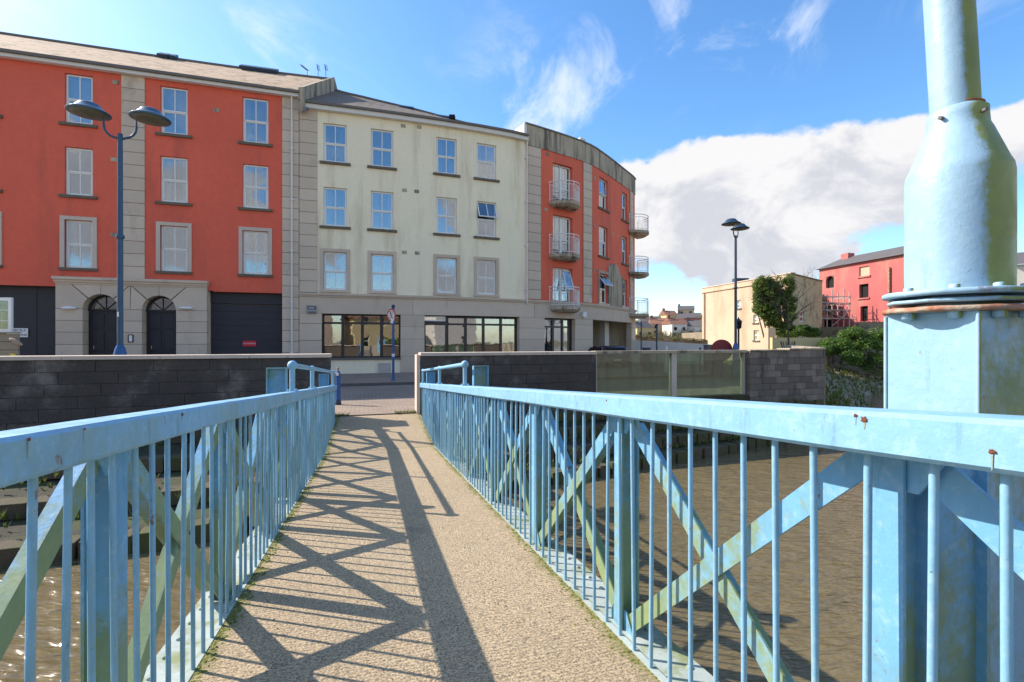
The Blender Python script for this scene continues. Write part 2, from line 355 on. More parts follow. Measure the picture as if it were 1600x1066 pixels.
def cube_mesh(mat):
    if mat not in CUBES:
        me = bpy.data.meshes.new('block'); bmq.to_mesh(me); me.materials.append(MT[mat]); CUBES[mat] = me
    return CUBES[mat]
def block(name, parent, c, size, rz, mat, tiltx=0):
    return mk(name, cube_mesh(mat), parent, T3(Vector(c)) @ RZ(rz) @ Matrix.Rotation(tiltx, 4, 'X') @ Matrix.Diagonal((*size, 1)))
def text(body, parent, mw, size, mat, name='lettering', ext=.004):
    cu = bpy.data.curves.new(name, 'FONT'); cu.body = body; cu.size = size; cu.extrude = ext; cu.align_x = 'CENTER'; cu.align_y = 'CENTER'
    to = bpy.data.objects.new('t', cu); COL.objects.link(to); dg = bpy.context.evaluated_depsgraph_get()
    me = bpy.data.meshes.new_from_object(to.evaluated_get(dg)); bpy.data.objects.remove(to); me.materials.clear()
    return mk(name, me, parent, mw, mat)
def P(px, py, Y): return Vector(((px - 800) / F * Y, Y, (533 - py) / F * Y))
# ------------------------------------------------------------------ the river, the quays and the street
ZW, ZS, ZB = -2.9, -1.66, -1.55
def Q(x): return 11.84 + .31 * x             # quay line
def flat(name, pts, z, mat, kind='structure', thick=0):
    mb = MB(); n = len(pts)
    top = [(x, y, z if not callable(z) else z(x, y)) for x, y in pts]
    if thick:
        mb.add(top + [(x, y, zz - thick) for x, y, zz in top], [tuple(range(n)), tuple(range(2 * n - 1, n - 1, -1))] + [(i, i + n, (i + 1) % n + n, (i + 1) % n) for i in range(n)])
    else: mb.add(top, [tuple(range(n))])
    return mk(name, mb, None, I4, mat, kind=kind)
flat('river_bed', [(-1500, -1500), (1500, -1500), (1500, 2500), (-1500, 2500)], -4.2, 'mud')
mb = MB(); mb.add([(-200, -60, ZW), (200, -60, ZW), (200, 60, ZW), (-200, 60, ZW)], [(0, 1, 2, 3)]); mk('water', mb, None, I4, 'water', kind='structure')
shore = [(9.75, 15.0), (11.4, 18.6), (14.5, 25), (19.5, 31.5), (23, 34.5), (30, 35.5), (45, 33), (90, 26), (199, 20)]
land = [(-199, Q(-199) + .2), (-9.6, Q(-9.6) + .2), (9.6, Q(9.6) + .2)] + shore + [(1400, 100), (1400, 2400), (-1400, 2400), (-1400, -300), (-199, -60)]
flat('ground', land, -1.70, 'land', thick=2.4)
# footpath by the buildings, road and brick apron, one above the other
def band(name, y0, y1, z, mat, x0=-60, x1=26, thick=.0, cut=None):
    n = 30; pts = []
    mb = MB()
    xs = [x0 + (x1 - x0) * i / n for i in range(n + 1)]
    for i in range(n):
        a, b_ = xs[i], xs[i + 1]
        q = [(a, y0(a), z), (b_, y0(b_), z), (b_, y1(b_), z), (a, y1(a), z)]
        mb.add(q, [(0, 1, 2, 3)])
    return mk(name, mb, None, I4, mat, kind='structure')
band('brick_apron', lambda x: Q(x) + .1, lambda x: 14.35 + .31 * (x + 4), ZS, 'pavers', x1=9)
band('road', lambda x: 14.35 + .31 * (x + 4), lambda x: 18.25 + .31 * (x + 4), ZS + .004, 'road', x1=9)
mb = MB()
for i in range(28):
    x = -40 + i * 1.75; y = 18.25 + .31 * (x + 4); x2 = x + 1.73; y2 = 18.25 + .31 * (x2 + 4)
    mb.hexa([(x, y, ZS - .1), (x2, y2, ZS - .1), (x2, y2 + .16, ZS - .1), (x, y + .16, ZS - .1), (x, y, ZB - .01), (x2, y2, ZB - .01), (x2, y2 + .16, ZB - .01), (x, y + .16, ZB - .01)])
mk('kerb', mb, None, I4, 'kerb', kind='structure')
flat('pavement', [(-60, 18.41 + .31 * -56), (9, 18.41 + .31 * 13), (16, 36), (16, 75), (-60, 75)], ZB, 'pavers', thick=.2)
# street gully cover and a few fallen scraps are below sight; the ground beyond the corner is open paving

# ---- quay walls: coursed blocks with a pale coping
def quay_wall(label, x0, x1, ztop, zbot, bl, rows, group=None, end=None, mat='wallblock', capmat='capstone', th=.42, ztop2=None, capw=.0, caph=.075):
    ztop2 = ztop if ztop2 is None else ztop2
    ang = math.atan(.31); ln = (x1 - x0) / math.cos(ang)
    t = thing('quay_wall', (x0, Q(x0), zbot), label, 'wall', group, ang)
    Mx = T3(x0, Q(x0), 0) @ RZ(ang)
    core = MB(); core.hexa([tuple(Mx @ Vector(p)) for p in [(.02, .03, zbot - 1), (ln - .02, .03, zbot - 1), (ln - .02, th - .02, zbot - 1), (.02, th - .02, zbot - 1), (.02, .03, ztop - caph), (ln - .02, .03, ztop2 - caph), (ln - .02, th - .02, ztop2 - caph), (.02, th - .02, ztop - caph)]])
    mk('wall_core', core, t, I4, 'joint')
    # coping stones
    n = max(1, round(ln / 1.5))
    for i in range(n):
        a = ln * i / n; b_ = ln * (i + 1) / n; za = ztop + (ztop2 - ztop) * (i + .5) / n
        block('coping_stone', t, Mx @ Vector(((a + b_) / 2, th / 2, za - caph / 2)), ((b_ - a) - .008, th + .07 + capw, caph), ang, capmat)
    h = (ztop - caph - zbot) / rows
    for r in range(rows):
        z = zbot + r * h; off = (r % 2) * .5 * bl; x = -off
        while x < ln - .02:
            a = max(0, x); b_ = min(ln, x + bl * random.uniform(.92, 1.08)) if r else min(ln, x + bl)
            x = b_
            if b_ - a < .08: continue
            hh = h if r < rows - 1 else ztop + (ztop2 - ztop) * ((a + b_) / 2 / ln) - caph - z
            block('wall_block', t, Mx @ Vector(((a + b_) / 2, .10 + random.uniform(-.006, .006), z + hh / 2)), ((b_ - a) - .007, .2, hh - .007), ang, mat)
    return t, Mx, ln
quay_wall('long dark stained block parapet wall with pale coping left of the footbridge', -11.6, -3.98, -.285, -2.0, .95, 7)
mb = MB().box(-13.2, -11.7, Q(-12) - .2, Q(-12) + .4, -2, -.285); 
tR, MR, lR = quay_wall('dark block parapet wall with pale coping right of the footbridge, ending at the glass', -2.12, 2.19, -.272, -2.0, .85, 7)
# pale rendered end of the right wall, facing the bridge
block('wall_end', tR, MR @ Vector((-.045, .21, -1.08)), (.08, .43, 1.52), math.atan(.31), 'capstone')
tE, ME, lE = quay_wall('patchy grey and black stone parapet wall at the river corner, right of the glass', 6.88, 9.62, -.27, -2.0, .46, 9, mat='endblock', capmat='sconc', ztop2=-.20, caph=.04)
# corner return of the end wall going away from the water's edge
t = thing('return_wall', (9.62, Q(9.62), -2), 'grey capped wall running back from the river corner wall beside the tree guard', 'wall')
mb = MB()
for (xa, ya), (xb, yb) in zip([(9.7, 14.95), (11.3, 18.6)], [(11.3, 18.6), (13.6, 23.2)]):
    d = Vector((xb - xa, yb - ya, 0)).normalized(); nrm = Vector((-d.y, d.x, 0)) * .4
    mb.hexa([(xa, ya, -3), (xb, yb, -3), (xb + nrm.x, yb + nrm.y, -3), (xa + nrm.x, ya + nrm.y, -3), (xa, ya, -.2), (xb, yb, -.2), (xb + nrm.x, yb + nrm.y, -.2), (xa + nrm.x, ya + nrm.y, -.2)])
mk('wall_core', mb, t, I4, 'sconc')
# glass flood barrier between the two walls
ang = math.atan(.31); t = thing('glass_barrier', (2.25, Q(2.25), -2), 'grubby two-pane glass flood barrier under a brown rail, between the walls', 'barrier', rz=ang)
Mg = T3(2.21, Q(2.21), 0) @ RZ(ang); gl = (6.86 - 2.21) / math.cos(ang)
def gbox(x0, x1, y0, y1, z0, z1, name, mat, par=None): return mk(name, MB().box(x0, x1, y0, y1, z0, z1, Mg), par or t, I4, mat)
gbox(0, gl, .08, .36, -.335, -.262, 'top_rail', 'sconc')
gbox(0, gl, .02, .42, -3, -1.56, 'plinth', 'bankfill')
for a, b_ in ((.0, .07), (2.36, 2.52), (gl - .07, gl)): gbox(a, b_, .15, .28, -1.556, -.338, 'post', 'steel')
for a, b_ in ((.075, 2.355), (2.525, gl - .075)): gbox(a, b_, .20, .216, -1.556, -.338, 'glass_pane', 'panelglass')

# ---- stepped mossy bank below the walls: courses of stones
toe = [(-30, -1.1), (-9, 5.4), (-6.26, 6.25), (-4.98, 6.7), (1.32, 10.0), (8.45, 14.1), (9.6, 15.2)]
def toeY(x):
    for (a, b_), (c, d) in zip(toe, toe[1:]):
        if a <= x <= c: return b_ + (d - b_) * (x - a) / (c - a)
    return toe[-1][1]
fill = MB(); xs = [-30 + .8 * i for i in range(50)]
prof = [(0, -1.72), (.03, -1.98), (.34, -2.05), (.36, -2.28), (.66, -2.36), (.68, -2.58), (.95, -2.64), (1.0, -3.3)]
for a, b_ in zip(xs, xs[1:]):
    if b_ > 9.7: break
    for (u0, z0), (u1, z1) in zip(prof, prof[1:]):
        q = []
        for x, u, z in ((a, u0, z0), (b_, u0, z0), (b_, u1, z1), (a, u1, z1)):
            yq = Q(x) + .02; q.append((x, yq + (min(toeY(x), yq - .05) - yq) * u + .06, z - .05))
        fill.add(q, [(0, 3, 2, 1)])
mk('quay_base', fill, None, I4, 'bankfill', kind='structure')
qb = bpy.data.objects['quay_base']
def bank_row(u, z, h, dep, xa, xb, L0):
    x = xa
    while x < xb:
        ln = L0 * random.uniform(.6, 1.35); xc = x + ln / 2
        yq = Q(xc) + .02; y = yq + (min(toeY(xc), yq - .05) - yq) * u
        sl = math.atan((toeY(xc + .3) - toeY(xc - .3)) / .6 * u + .31 * (1 - u))
        block('stone', qb, (xc, y + dep / 2 - .02 + random.uniform(-.04, .04), z + h / 2), (ln * .96, dep, h * random.uniform(.9, 1.04)), sl + random.uniform(-.03, .03), 'bankstone', random.uniform(-.04, .04))
        x += ln
for k, (u, z, h) in enumerate([(.05, -2.03, .24), (.37, -2.32, .25), (.69, -2.62, .25), (1.0, -2.98, .33)]):
    bank_row(u, z, h, .32, -1.9, 9.3, .36); bank_row(u, z, h, .32, -10.5, -2.2, .52)
# bank with sand and stones at the far side
mb = MB(); cols = 26; rows_ = 8
spts = [(9.9, 15.6)] + shore[1:7]
def along(pts, t_):
    t_ = t_ * (len(pts) - 1); i = min(int(t_), len(pts) - 2); f = t_ - i
    return Vector(pts[i]) * (1 - f) + Vector(pts[i + 1]) * f
for i in range(cols + 1):
    c0 = along(spts, i / cols); 
    for j in range(rows_ + 1):
        out = j / rows_; off = Vector((1.0, -.85)).normalized() * (2.2 + 5.0 * (i / cols)) * out
        z = -1.66 - 1.5 * out ** .8 + .22 * (mnoise.noise(Vector((c0.x * .5 + off.x, c0.y * .5 + off.y, 3))) ) * (1 if 0 < j else 0)
        mb.v.append((c0.x + off.x - .2, c0.y + off.y + .2, z))
for i in range(cols):
    for j in range(rows_):
        a = i * (rows_ + 1) + j; mb.f.append((a, a + 1, a + rows_ + 2, a + rows_ + 1)); mb.sm.append(True)
mk('river_bank', mb, None, I4, 'mud', kind='structure')

# ------------------------------------------------------------------ the curving terrace of flats
K = 1.07
raw = [(-40, 23.76 * 1 - .31 * 40 + 0), (-18.95, 17.88), (-9.19, 20.9), (-5.875, 21.87), (-3.10, 22.78), (-1.24, 23.48), (.711, 24.4), (3.89, 26.65), (5.32, 28.3), (7.19, 31.0), (7.97, 32.15), (8.24, 32.62), (8.42, 33.0)]
raw[0] = (-40, 20.9 - .31 * (40 - 9.19))
pth = [Vector((x * K, y * K, 0)) for x, y in raw]
fine = []
for i in range(len(pth) - 1):
    p0 = pth[max(i - 1, 0)]; p1 = pth[i]; p2 = pth[i + 1]; p3 = pth[min(i + 2, len(pth) - 1)]
    nn = 24
    for k in range(nn):
        t_ = k / nn
        if i < 2: fine.append(p1.lerp(p2, t_))
        else:
            ln_ = (p2 - p1).length
            if (p1 - p0).length > 2.5 * ln_: p0 = p1 + (p0 - p1).normalized() * ln_
            fine.append(.5 * (2 * p1 + (p2 - p0) * t_ + (2 * p0 - 5 * p1 + 4 * p2 - p3) * t_ ** 2 + (3 * p1 - p0 - 3 * p2 + p3) * t_ ** 3))
fine.append(pth[-1])
cum_ = [0.0]
for a, b_ in zip(fine, fine[1:]): cum_.append(cum_[-1] + (b_ - a).length)
SMAX = cum_[-1]
import bisect
def pat(s):
    s = min(max(s, 0), SMAX - 1e-4); i = min(bisect.bisect_right(cum_, s) - 1, len(fine) - 2)
    return fine[i].lerp(fine[i + 1], (s - cum_[i]) / (cum_[i + 1] - cum_[i]))
def tan(s):
    d = pat(s + .15) - pat(s - .15); return d.normalized()
def S(px):
    k = (px - 800) / F; lo = None
    for i in range(len(fine) - 1):
        a = fine[i].x - k * fine[i].y; b_ = fine[i + 1].x - k * fine[i + 1].y
        if a <= 0 <= b_: return cum_[i] + (cum_[i + 1] - cum_[i]) * (-a / (b_ - a))
    return SMAX * .8
def FW(s, y, z):
    p = pat(s); t_ = tan(s); return Vector((p.x - t_.y * y, p.y + t_.x * y, z))      # y goes into the building
def FM(s, z=0, y=0):
    t_ = tan(s); return T3(FW(s, y, z)) @ RZ(math.atan2(t_.y, t_.x))
def fbox(mb, s0, s1, y0, y1, z0, z1, step=1.2):
    n = max(1, math.ceil((s1 - s0) / step))
    if s1 < 34: n = 1
    for i in range(n):
        a = s0 + (s1 - s0) * i / n; b_ = s0 + (s1 - s0) * (i + 1) / n
        mb.hexa([FW(a, y0, z0), FW(b_, y0, z0), FW(b_, y1, z0), FW(a, y1, z0), FW(a, y0, z1), FW(b_, y0, z1), FW(b_, y1, z1), FW(a, y1, z1)])
    return mb
def fwall(mb, s0, s1, z0, z1, holes, y=0, rv=.2, step=1.0, back=None):
    """sheet with rectangular holes (sa, sb, za, zb) and their reveals"""
    ss = {s0, s1}; zs = {z0, z1}
    for a, b_, c, d in holes: ss |= {a, b_}; zs |= {c, d}
    k = s0
    while k < s1: ss.add(k); k += step
    ss = sorted(x for x in ss if s0 <= x <= s1); zs = sorted(x for x in zs if z0 <= x <= z1)
    for a, b_ in zip(ss, ss[1:]):
        if b_ - a < 1e-5: continue
        for c, d in zip(zs, zs[1:]):
            if any(h[0] - 1e-4 <= a and b_ <= h[1] + 1e-4 and h[2] - 1e-4 <= c and d <= h[3] + 1e-4 for h in holes): continue
            mb.add([FW(a, y, c), FW(b_, y, c), FW(b_, y, d), FW(a, y, d)], [(0, 1, 2, 3)])
    for a, b_, c, d in holes:
        c_ = max(c, z0)
        for (sa, za), (sb, zb) in (((a, c_), (b_, c_)), ((b_, c_), (b_, d)), ((b_, d), (a, d)), ((a, d), (a, c_))):
            if abs(za - zb) < 1e-6 and (za < z0 + 1e-5) and c <= z0: continue
            mb.add([FW(sa, y, za), FW(sb, y, zb), FW(sb, y + rv, zb), FW(sa, y + rv, za)], [(0, 1, 2, 3)])
    return mb
WCACHE = {}
def window(parent, s0, s1, z0, z1, y=.10, fm='white', curtain='curtain', split=.5, tilt=0, upper_proud=True, gl='glass', two=True):
    c = (s0 + s1) / 2; a = FW(s0, y, 0); b_ = FW(s1, y, 0); wd = round((b_ - a).length - .012, 3); h = round(z1 - z0 - .012, 3)
    th = math.atan2((b_ - a).y, (b_ - a).x); mid = (a + b_) / 2
    M = T3(mid.x, mid.y, z0 + .006) @ RZ(th)
    x = wd / 2; zm = h * split; fr = .072
    mb = MB()
    for q in ((-x, -x + fr, 0, h), (x - fr, x, 0, h), (-x + fr, x - fr, 0, fr), (-x + fr, x - fr, h - fr, h), (-x + fr, x - fr, zm - .045, zm + .04)): mb.box(q[0], q[1], 0, .07, q[2], q[3])
    # lower light glazing bar
    sf = .042
    def sash(mb, xa, xb, za, zb, yy):
        for q in ((xa, xa + sf, za, zb), (xb - sf, xb, za, zb), (xa + sf, xb - sf, za, za + sf), (xa + sf, xb - sf, zb - sf, zb)): mb.box(q[0], q[1], yy, yy + .045, q[2], q[3])
        mb.box((xa + xb) / 2 - .018, (xa + xb) / 2 + .018, yy + .012, yy + .034, za + sf, zb - sf)
    sash(mb, -x + fr - .01, x - fr + .01, fr - .01, zm - .03, .012)
    o = mk('window', mb, parent, M, fm)
    U = MB(); ux0, ux1 = -x + .032, x - .032; uh0, uh1 = zm - .012, h - .03
    sash(U, ux0, ux1, uh0 - uh1, 0, -.022)
    MU = M @ T3(0, 0, uh1) @ Matrix.Rotation(-tilt, 4, 'X')
    mk('opening_sash', U, o, MU, fm)
    mk('pane', MB().box(ux0 + sf - .005, ux1 - sf + .005, -.004, .002, uh0 - uh1 + sf - .005, -sf + .005), o, MU, gl)
    mk('pane', MB().box(-x + fr, x - fr, .034, .040, fr, zm - .03), o, M, gl)
    if curtain and random.random() < .8:
        for sgn in ((-1, 1) if two else (random.choice((-1, 1)),)):
            cw = wd * random.uniform(.10, .34); nn = 14; cb_ = MB(); ph = random.random() * 6
            xa = sgn * (x - .03); 
            for i in range(nn + 1):
                xx = xa - sgn * cw * i / nn; yy = .26 + .03 * math.sin(i * 1.9 + ph)
                cb_.v += [(xx + .03 * sgn * math.sin(ph) * 1, yy, .02), (xx, yy, h - .02)]
            for i in range(nn): cb_.f.append((2 * i, 2 * i + 2, 2 * i + 3, 2 * i + 1)); cb_.sm.append(True)
            mk('curtain', cb_, o, M, curtain)
    return o
def sill(parent, s0, s1, z, mat='sill', h=.11, ov=.17, pr=.09, inner=.12):
    return mk('sill', fbox(MB(), s0 - ov, s1 + ov, -pr, inner, z - h, z + .004), parent, I4, mat)
def surround(parent, s0, s1, z0, z1, w_=.15, mat='stone'):
    mb = MB(); fbox(mb, s0 - w_, s0, -.045, .1, z0, z1); fbox(mb, s1, s1 + w_, -.045, .1, z0, z1); fbox(mb, s0 - w_, s1 + w_, -.045, .1, z1 + .001, z1 + w_)
    return mk('window_surround', mb, parent, I4, mat)
def quoins(parent, s0, s1, z0, z1, h=.5, y=-.03, mat='stone', name='ashlar_block', splits=(1,), back=True):
    n = max(1, round((z1 - z0) / h)); hh = (z1 - z0) / n
    if back: mk('pier_backing', fbox(MB(), s0, s1, y + .03, .15, z0, z1), parent, I4, 'joint')
    for i in range(n):
        a = FW(s0, y + .05, 0); b_ = FW(s1, y + .05, 0); d = b_ - a
        block(name, parent, ((a.x + b_.x) / 2, (a.y + b_.y) / 2, z0 + (i + .5) * hh), (d.length - .006, .11, hh - .020), math.atan2(d.y, d.x), mat)
def roof(parent, sa, sb, ze, ridge, mat='rooftile', over=.3, n=14, skew=None):
    """ridge(u) -> (depth, height of ridge); slope with a soffit and the rear slope"""
    mb = MB(); fr = []
    for i in range(n + 1):
        u = i / n; s = sa + (sb - sa) * u; d, zr = ridge(u)
        e = FW(s, -over, ze); r_ = FW(s, d, zr)
        if skew: r_ = r_ + skew(u)
        bk = r_ * 2 - FW(s, 0, ze); bk.z = ze
        fr.append((e, r_, bk, FW(s, -over, ze - .05)))
    for a, b_ in zip(fr, fr[1:]):
        mb.add([a[0], b_[0], b_[1], a[1]], [(0, 1, 2, 3)]); mb.add([a[1], b_[1], b_[2], a[2]], [(0, 1, 2, 3)]); mb.add([a[3], b_[3], b_[0], a[0]], [(0, 1, 2, 3)])
    for a in (fr[0], fr[-1]): mb.add([a[0], a[1], a[2]], [(0, 1, 2)])
    r_o = mk('roof', mb, parent, I4, mat)
    rt = MB(); rt.tube([f[1] + Vector((0, 0, .02)) for f in fr], .09, 8); mk('ridge_tiles', rt, r_o, I4, 'gutter')
    return r_o, fr
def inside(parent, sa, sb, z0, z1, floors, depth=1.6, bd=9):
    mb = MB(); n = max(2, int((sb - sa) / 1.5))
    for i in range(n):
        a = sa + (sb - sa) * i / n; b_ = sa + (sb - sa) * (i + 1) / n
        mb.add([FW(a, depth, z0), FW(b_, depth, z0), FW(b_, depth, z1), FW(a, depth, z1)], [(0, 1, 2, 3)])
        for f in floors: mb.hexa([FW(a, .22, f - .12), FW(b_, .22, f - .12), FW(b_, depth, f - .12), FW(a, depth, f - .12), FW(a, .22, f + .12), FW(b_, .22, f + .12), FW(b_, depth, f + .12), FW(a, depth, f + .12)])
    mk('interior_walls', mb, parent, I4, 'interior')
    mb = MB()
    for i in range(n):
        a = sa + (sb - sa) * i / n; b_ = sa + (sb - sa) * (i + 1) / n
        mb.add([FW(a, bd, ZB), FW(b_, bd, ZB), FW(b_, bd, z1), FW(a, bd, z1)], [(0, 3, 2, 1)])
    for s in (sa, sb): mb.add([FW(s, .33, ZB), FW(s, bd, ZB), FW(s, bd, z1), FW(s, .33, z1)], [(0, 1, 2, 3)])
    mk('rear_wall', mb, parent, I4, 'cream')
def downpipe(parent, s, z0, z1, mat='whiter'):
    mb = MB().tube([FW(s, -.13, z0), FW(s, -.13, z1 - .25), FW(s, -.13, z1)], .042, 8)
    z = z0 + .8
    o = mk('downpipe', mb, parent, I4, mat)
    while z < z1 - .5:
        mk('pipe_bracket', fbox(MB(), s - .10, s + .10, -.10, -.03, z - .025, z + .025), o, I4, mat); mk('pipe_collar', MB().tube([FW(s, -.13, z - .05), FW(s, -.13, z + .05)], .055, 8), o, I4, mat); z += 2.35
def vent(parent, s, z): mk('wall_vent', fbox(MB(), s - .11, s + .11, -.018, .02, z - .08, z + .08), parent, I4, 'sconc')

# ================= red flats =================
sL, sP1a, sP1b, s441, s468 = S(-330), S(190), S(226.5), S(441), S(467.4)
A = thing('apartment_building', FW(S(200), 0, ZB), 'red rendered four storey flats with two arched doors at the left', 'building')
rowsR = [(8.93, 10.97), (5.98, 7.96), (3.00, 4.97)]
colsR = [(-160, -118), (-45, -4), (101, 145), (250.5, 293.5), (379, 419.5)]
holes = [(S(a), S(b_), z0, z1) for a, b_ in colsR for z0, z1 in rowsR]
zr0 = 2.225
mk('front_wall', fwall(MB(), sL, s441, zr0, 11.36, holes, rv=.22), A, I4, 'red')
for ci, (a, b_) in enumerate(colsR):
    for ri, (z0, z1) in enumerate(rowsR):
        window(A, S(a), S(b_), z0, z1, curtain=random.choice(['curtain', 'blind', None, 'curtain']) if (ci, ri) not in ((2, 0),) else 'curtain')
        sill(A, S(a), S(b_), z0)
        if ri == 2: surround(A, S(a), S(b_), z0, z1, mat='capstone')
# net behind the top left window
mk('net_curtain', fbox(MB(), S(103), S(143), .32, .325, 9, 10.9), A, I4, 'curtain')
quoins(A, sP1a, sP1b, 2.62, 11.2, .52)
quoins(A, s441, s468 - .01, ZB, 11.2, .52)
mk('fascia', fbox(MB(), sL, s468 + .05, -.24, -.02, 11.20, 11.34), A, I4, 'whiter')
mk('soffit', fbox(MB(), sL, s468, -.24, 0, 11.345, 11.38), A, I4, 'gutter')
mk('gutter', fbox(MB(), sL, s468 + .05, -.34, -.243, 11.335, 11.45), A, I4, 'gutter')
sk = lambda u: Vector((1.1 * u ** 6, 0, 0))
rf, frR = roof(A, sL, s468, 11.47, lambda u: (4.5, 14.42), n=20, skew=sk)
# parapet gable closing the roof on the right
e, r_, bk, _ = frR[-1]; mb = MB()
for (p, q) in ((e, r_), (r_, bk)):
    o_ = Vector((.28, -.05, 0))
    mb.hexa([p - Vector((0, 0, 1.0)), p - Vector((0, 0, 1.0)) + o_, q - Vector((0, 0, 1.0)) + o_, q - Vector((0, 0, 1.0)), p + Vector((0, 0, .12)), p + Vector((0, 0, .12)) + o_, q + Vector((0, 0, .12)) + o_, q + Vector((0, 0, .12))])
mk('gable_parapet', mb, A, I4, 'sconc')
mb = MB(); o_ = Vector((.29, -.05, 0)); o2 = Vector((.36, -.06, 0))
mb.hexa([e - Vector((0, 0, .98)) + o_, e - Vector((0, 0, .98)) + o2, r_ - Vector((0, 0, .98)) + o2, r_ - Vector((0, 0, .98)) + o_, e - Vector((0, 0, .84)) + o_, e - Vector((0, 0, .84)) + o2, r_ - Vector((0, 0, .84)) + o2, r_ - Vector((0, 0, .84)) + o_])
mk('flashing', mb, A, I4, 'lead')
# roof lights along the ridge, a tuft of grass in the gutter
def on_roof(px, up, fr=frR, sa=sL, sb=s468):
    u = (S(px) - sa) / (sb - sa) * (len(fr) - 1); i = int(u); f = u - i
    e = fr[i][0].lerp(fr[i + 1][0], f); r_ = fr[i][1].lerp(fr[i + 1][1], f); return e.lerp(r_, up)
for a, b_, z in ((330, 392, .96), (180, 200, .99), (203, 214, .985)):
    p = on_roof(a, z); q = on_roof(b_, z); d = (q - p); M = T3((p + q) / 2 + Vector((0, 0, .1))) @ RZ(math.atan2(d.y, d.x)) @ Matrix.Rotation(R(33), 4, 'X')
    mk('roof_light', MB().box(-d.length / 2, d.length / 2, -.3, .3, -.05, .12), rf, M, 'navy')
downpipe(A, S(456.5), ZB + .2, 11.3)
for px, z in ((181, 10.85), (178, 7.6), (178, 4.45), (338, 10.2), (216, 7.6), (214, 4.45), (-10, 7.6)): vent(A, S(px), z)
# entrance block of ashlar with two arches
sE0, sE1 = S(90), S(325); y0 = -.16; sC1, sC2 = S(160.5), S(250.8); RA = .62; zsp = 1.32
def arc(cs, n=10, r_=RA, a0=180, a1=0): return [(cs + r_ * math.cos(R(a0 + (a1 - a0) * i / n)), zsp + r_ * math.sin(R(a0 + (a1 - a0) * i / n))) for i in range(n + 1)]
def prism(mb, poly, ya, yb):
    n = len(poly); vs = [FW(s, ya, z) for s, z in poly] + [FW(s, yb, z) for s, z in poly]
    mb.add(vs, [tuple(range(n)), tuple(range(2 * n - 1, n - 1, -1))] + [(i, i + n, (i + 1) % n + n, (i + 1) % n) for i in range(n)]); return mb
zt = 2.32; g = .008
def stone_piece(poly):
    mk('ashlar_block', prism(MB(), poly, y0, .30), A, I4, 'stone')
mk('pier_backing', fbox(MB(), sE0 + .02, sC1 - RA - .02, y0 + .04, .28, ZB, zt), A, I4, 'joint'); mk('pier_backing', fbox(MB(), sC1 + RA + .02, sC2 - RA - .02, y0 + .04, .28, ZB, zt), A, I4, 'joint'); mk('pier_backing', fbox(MB(), sC2 + RA + .02, sE1 - .02, y0 + .04, .28, ZB, zt), A, I4, 'joint')
zc = [ZB, -.66, -.14, .36, .84, zsp]
for a, b_ in ((sE0, sC1 - RA), (sC1 + RA, sC2 - RA), (sC2 + RA, sE1)):
    for c, d in zip(zc, zc[1:]): mk('ashlar_block', fbox(MB(), a + g, b_ - g * 0, y0, .30, c + g, d - g), A, I4, 'stone')
def arcseg(cs, a0, a1, n=6): return arc(cs, n, RA, a0, a1)
for cs, l_, r2 in ((sC1, sE0, (sC1 + sC2) / 2), (sC2, (sC1 + sC2) / 2, sE1)):
    L2 = max(l_, cs - 1.02); R2 = min(r2, cs + 1.02)
    k = math.cos(R(45)) * RA
    # springer pieces, then wedges meeting at a centre joint
    stone_piece([(l_ + g, zsp + g), (cs - RA, zsp + g)] + arcseg(cs, 180, 137)[1:] + [(L2 + g, zt)] + ([(l_ + g, zt)] if L2 - l_ > .05 else []))
    stone_piece(arcseg(cs, 133, 91) + [(cs - g, zt), (L2 + .05, zt)])
    stone_piece(arcseg(cs, 89, 47) + [(R2 - .05, zt), (cs + g, zt)])
    stone_piece(arcseg(cs, 43, 0)[:-1] + [(cs + RA, zsp + g), (r2 - g, zsp + g)] + ([(r2 - g, zt)] if r2 - R2 > .05 else []) + [(R2 - g, zt)])
    # door set back in the arch
    dr = mk('door', fbox(MB(), cs - RA - .02, cs + RA + .02, .30, .36, ZB, zsp - .04), A, I4, 'black')
    for sx in (-1, 1):
        for z0, z1 in ((-1.3, -.5), (-.38, .45), (.57, 1.12)):
            mk('door_panel', fbox(MB(), cs + sx * .27 - .19, cs + sx * .27 + .19, .275, .30, z0, z1), dr, I4, 'grille')
    mk('door_handle', MB().tube([FW(cs - .42, .25, -.35), FW(cs - .42, .25, -.2)], .015, 6), dr, I4, 'steel')
    fan = MB()
    for i in range(12):
        p = arc(cs, 12, RA - .0); q = arc(cs, 12, RA - .08)
        fan.hexa([FW(q[i][0], .26, q[i][1]), FW(p[i][0], .26, p[i][1]), FW(p[i][0], .33, p[i][1]), FW(q[i][0], .33, q[i][1]), FW(q[i + 1][0], .26, q[i + 1][1]), FW(p[i + 1][0], .26, p[i + 1][1]), FW(p[i + 1][0], .33, p[i + 1][1]), FW(q[i + 1][0], .33, q[i + 1][1])])
    for aa in (45, 90, 135): fan.tube([FW(cs, .29, zsp), FW(cs + RA * .95 * math.cos(R(aa)), .29, zsp + RA * .95 * math.sin(R(aa)))], .02, 6)
    fbox(fan, cs - RA, cs + RA, .24, .34, zsp - .05, zsp + .03)
    fo = mk('fanlight', fan, A, I4, 'black')
    mk('pane', prism(MB(), arc(cs, 12, RA - .04), .31, .315), fo, I4, 'glass')
mk('backing_wall', fwall(MB(), sE0, sE1, ZB, 2.6, [], y=.9), A, I4, 'interior')
mb = MB(); fbox(mb, sE0 - .05, sE1 + .05, y0 - .16, .1, 2.50, 2.61); fbox(mb, sE0 - .02, sE1 + .02, y0 - .09, .1, 2.40, 2.499); fbox(mb, sE0, sE1, y0 - .03, .1, 2.322, 2.399); mk('entrance_cornice', mb, A, I4, 'stone')
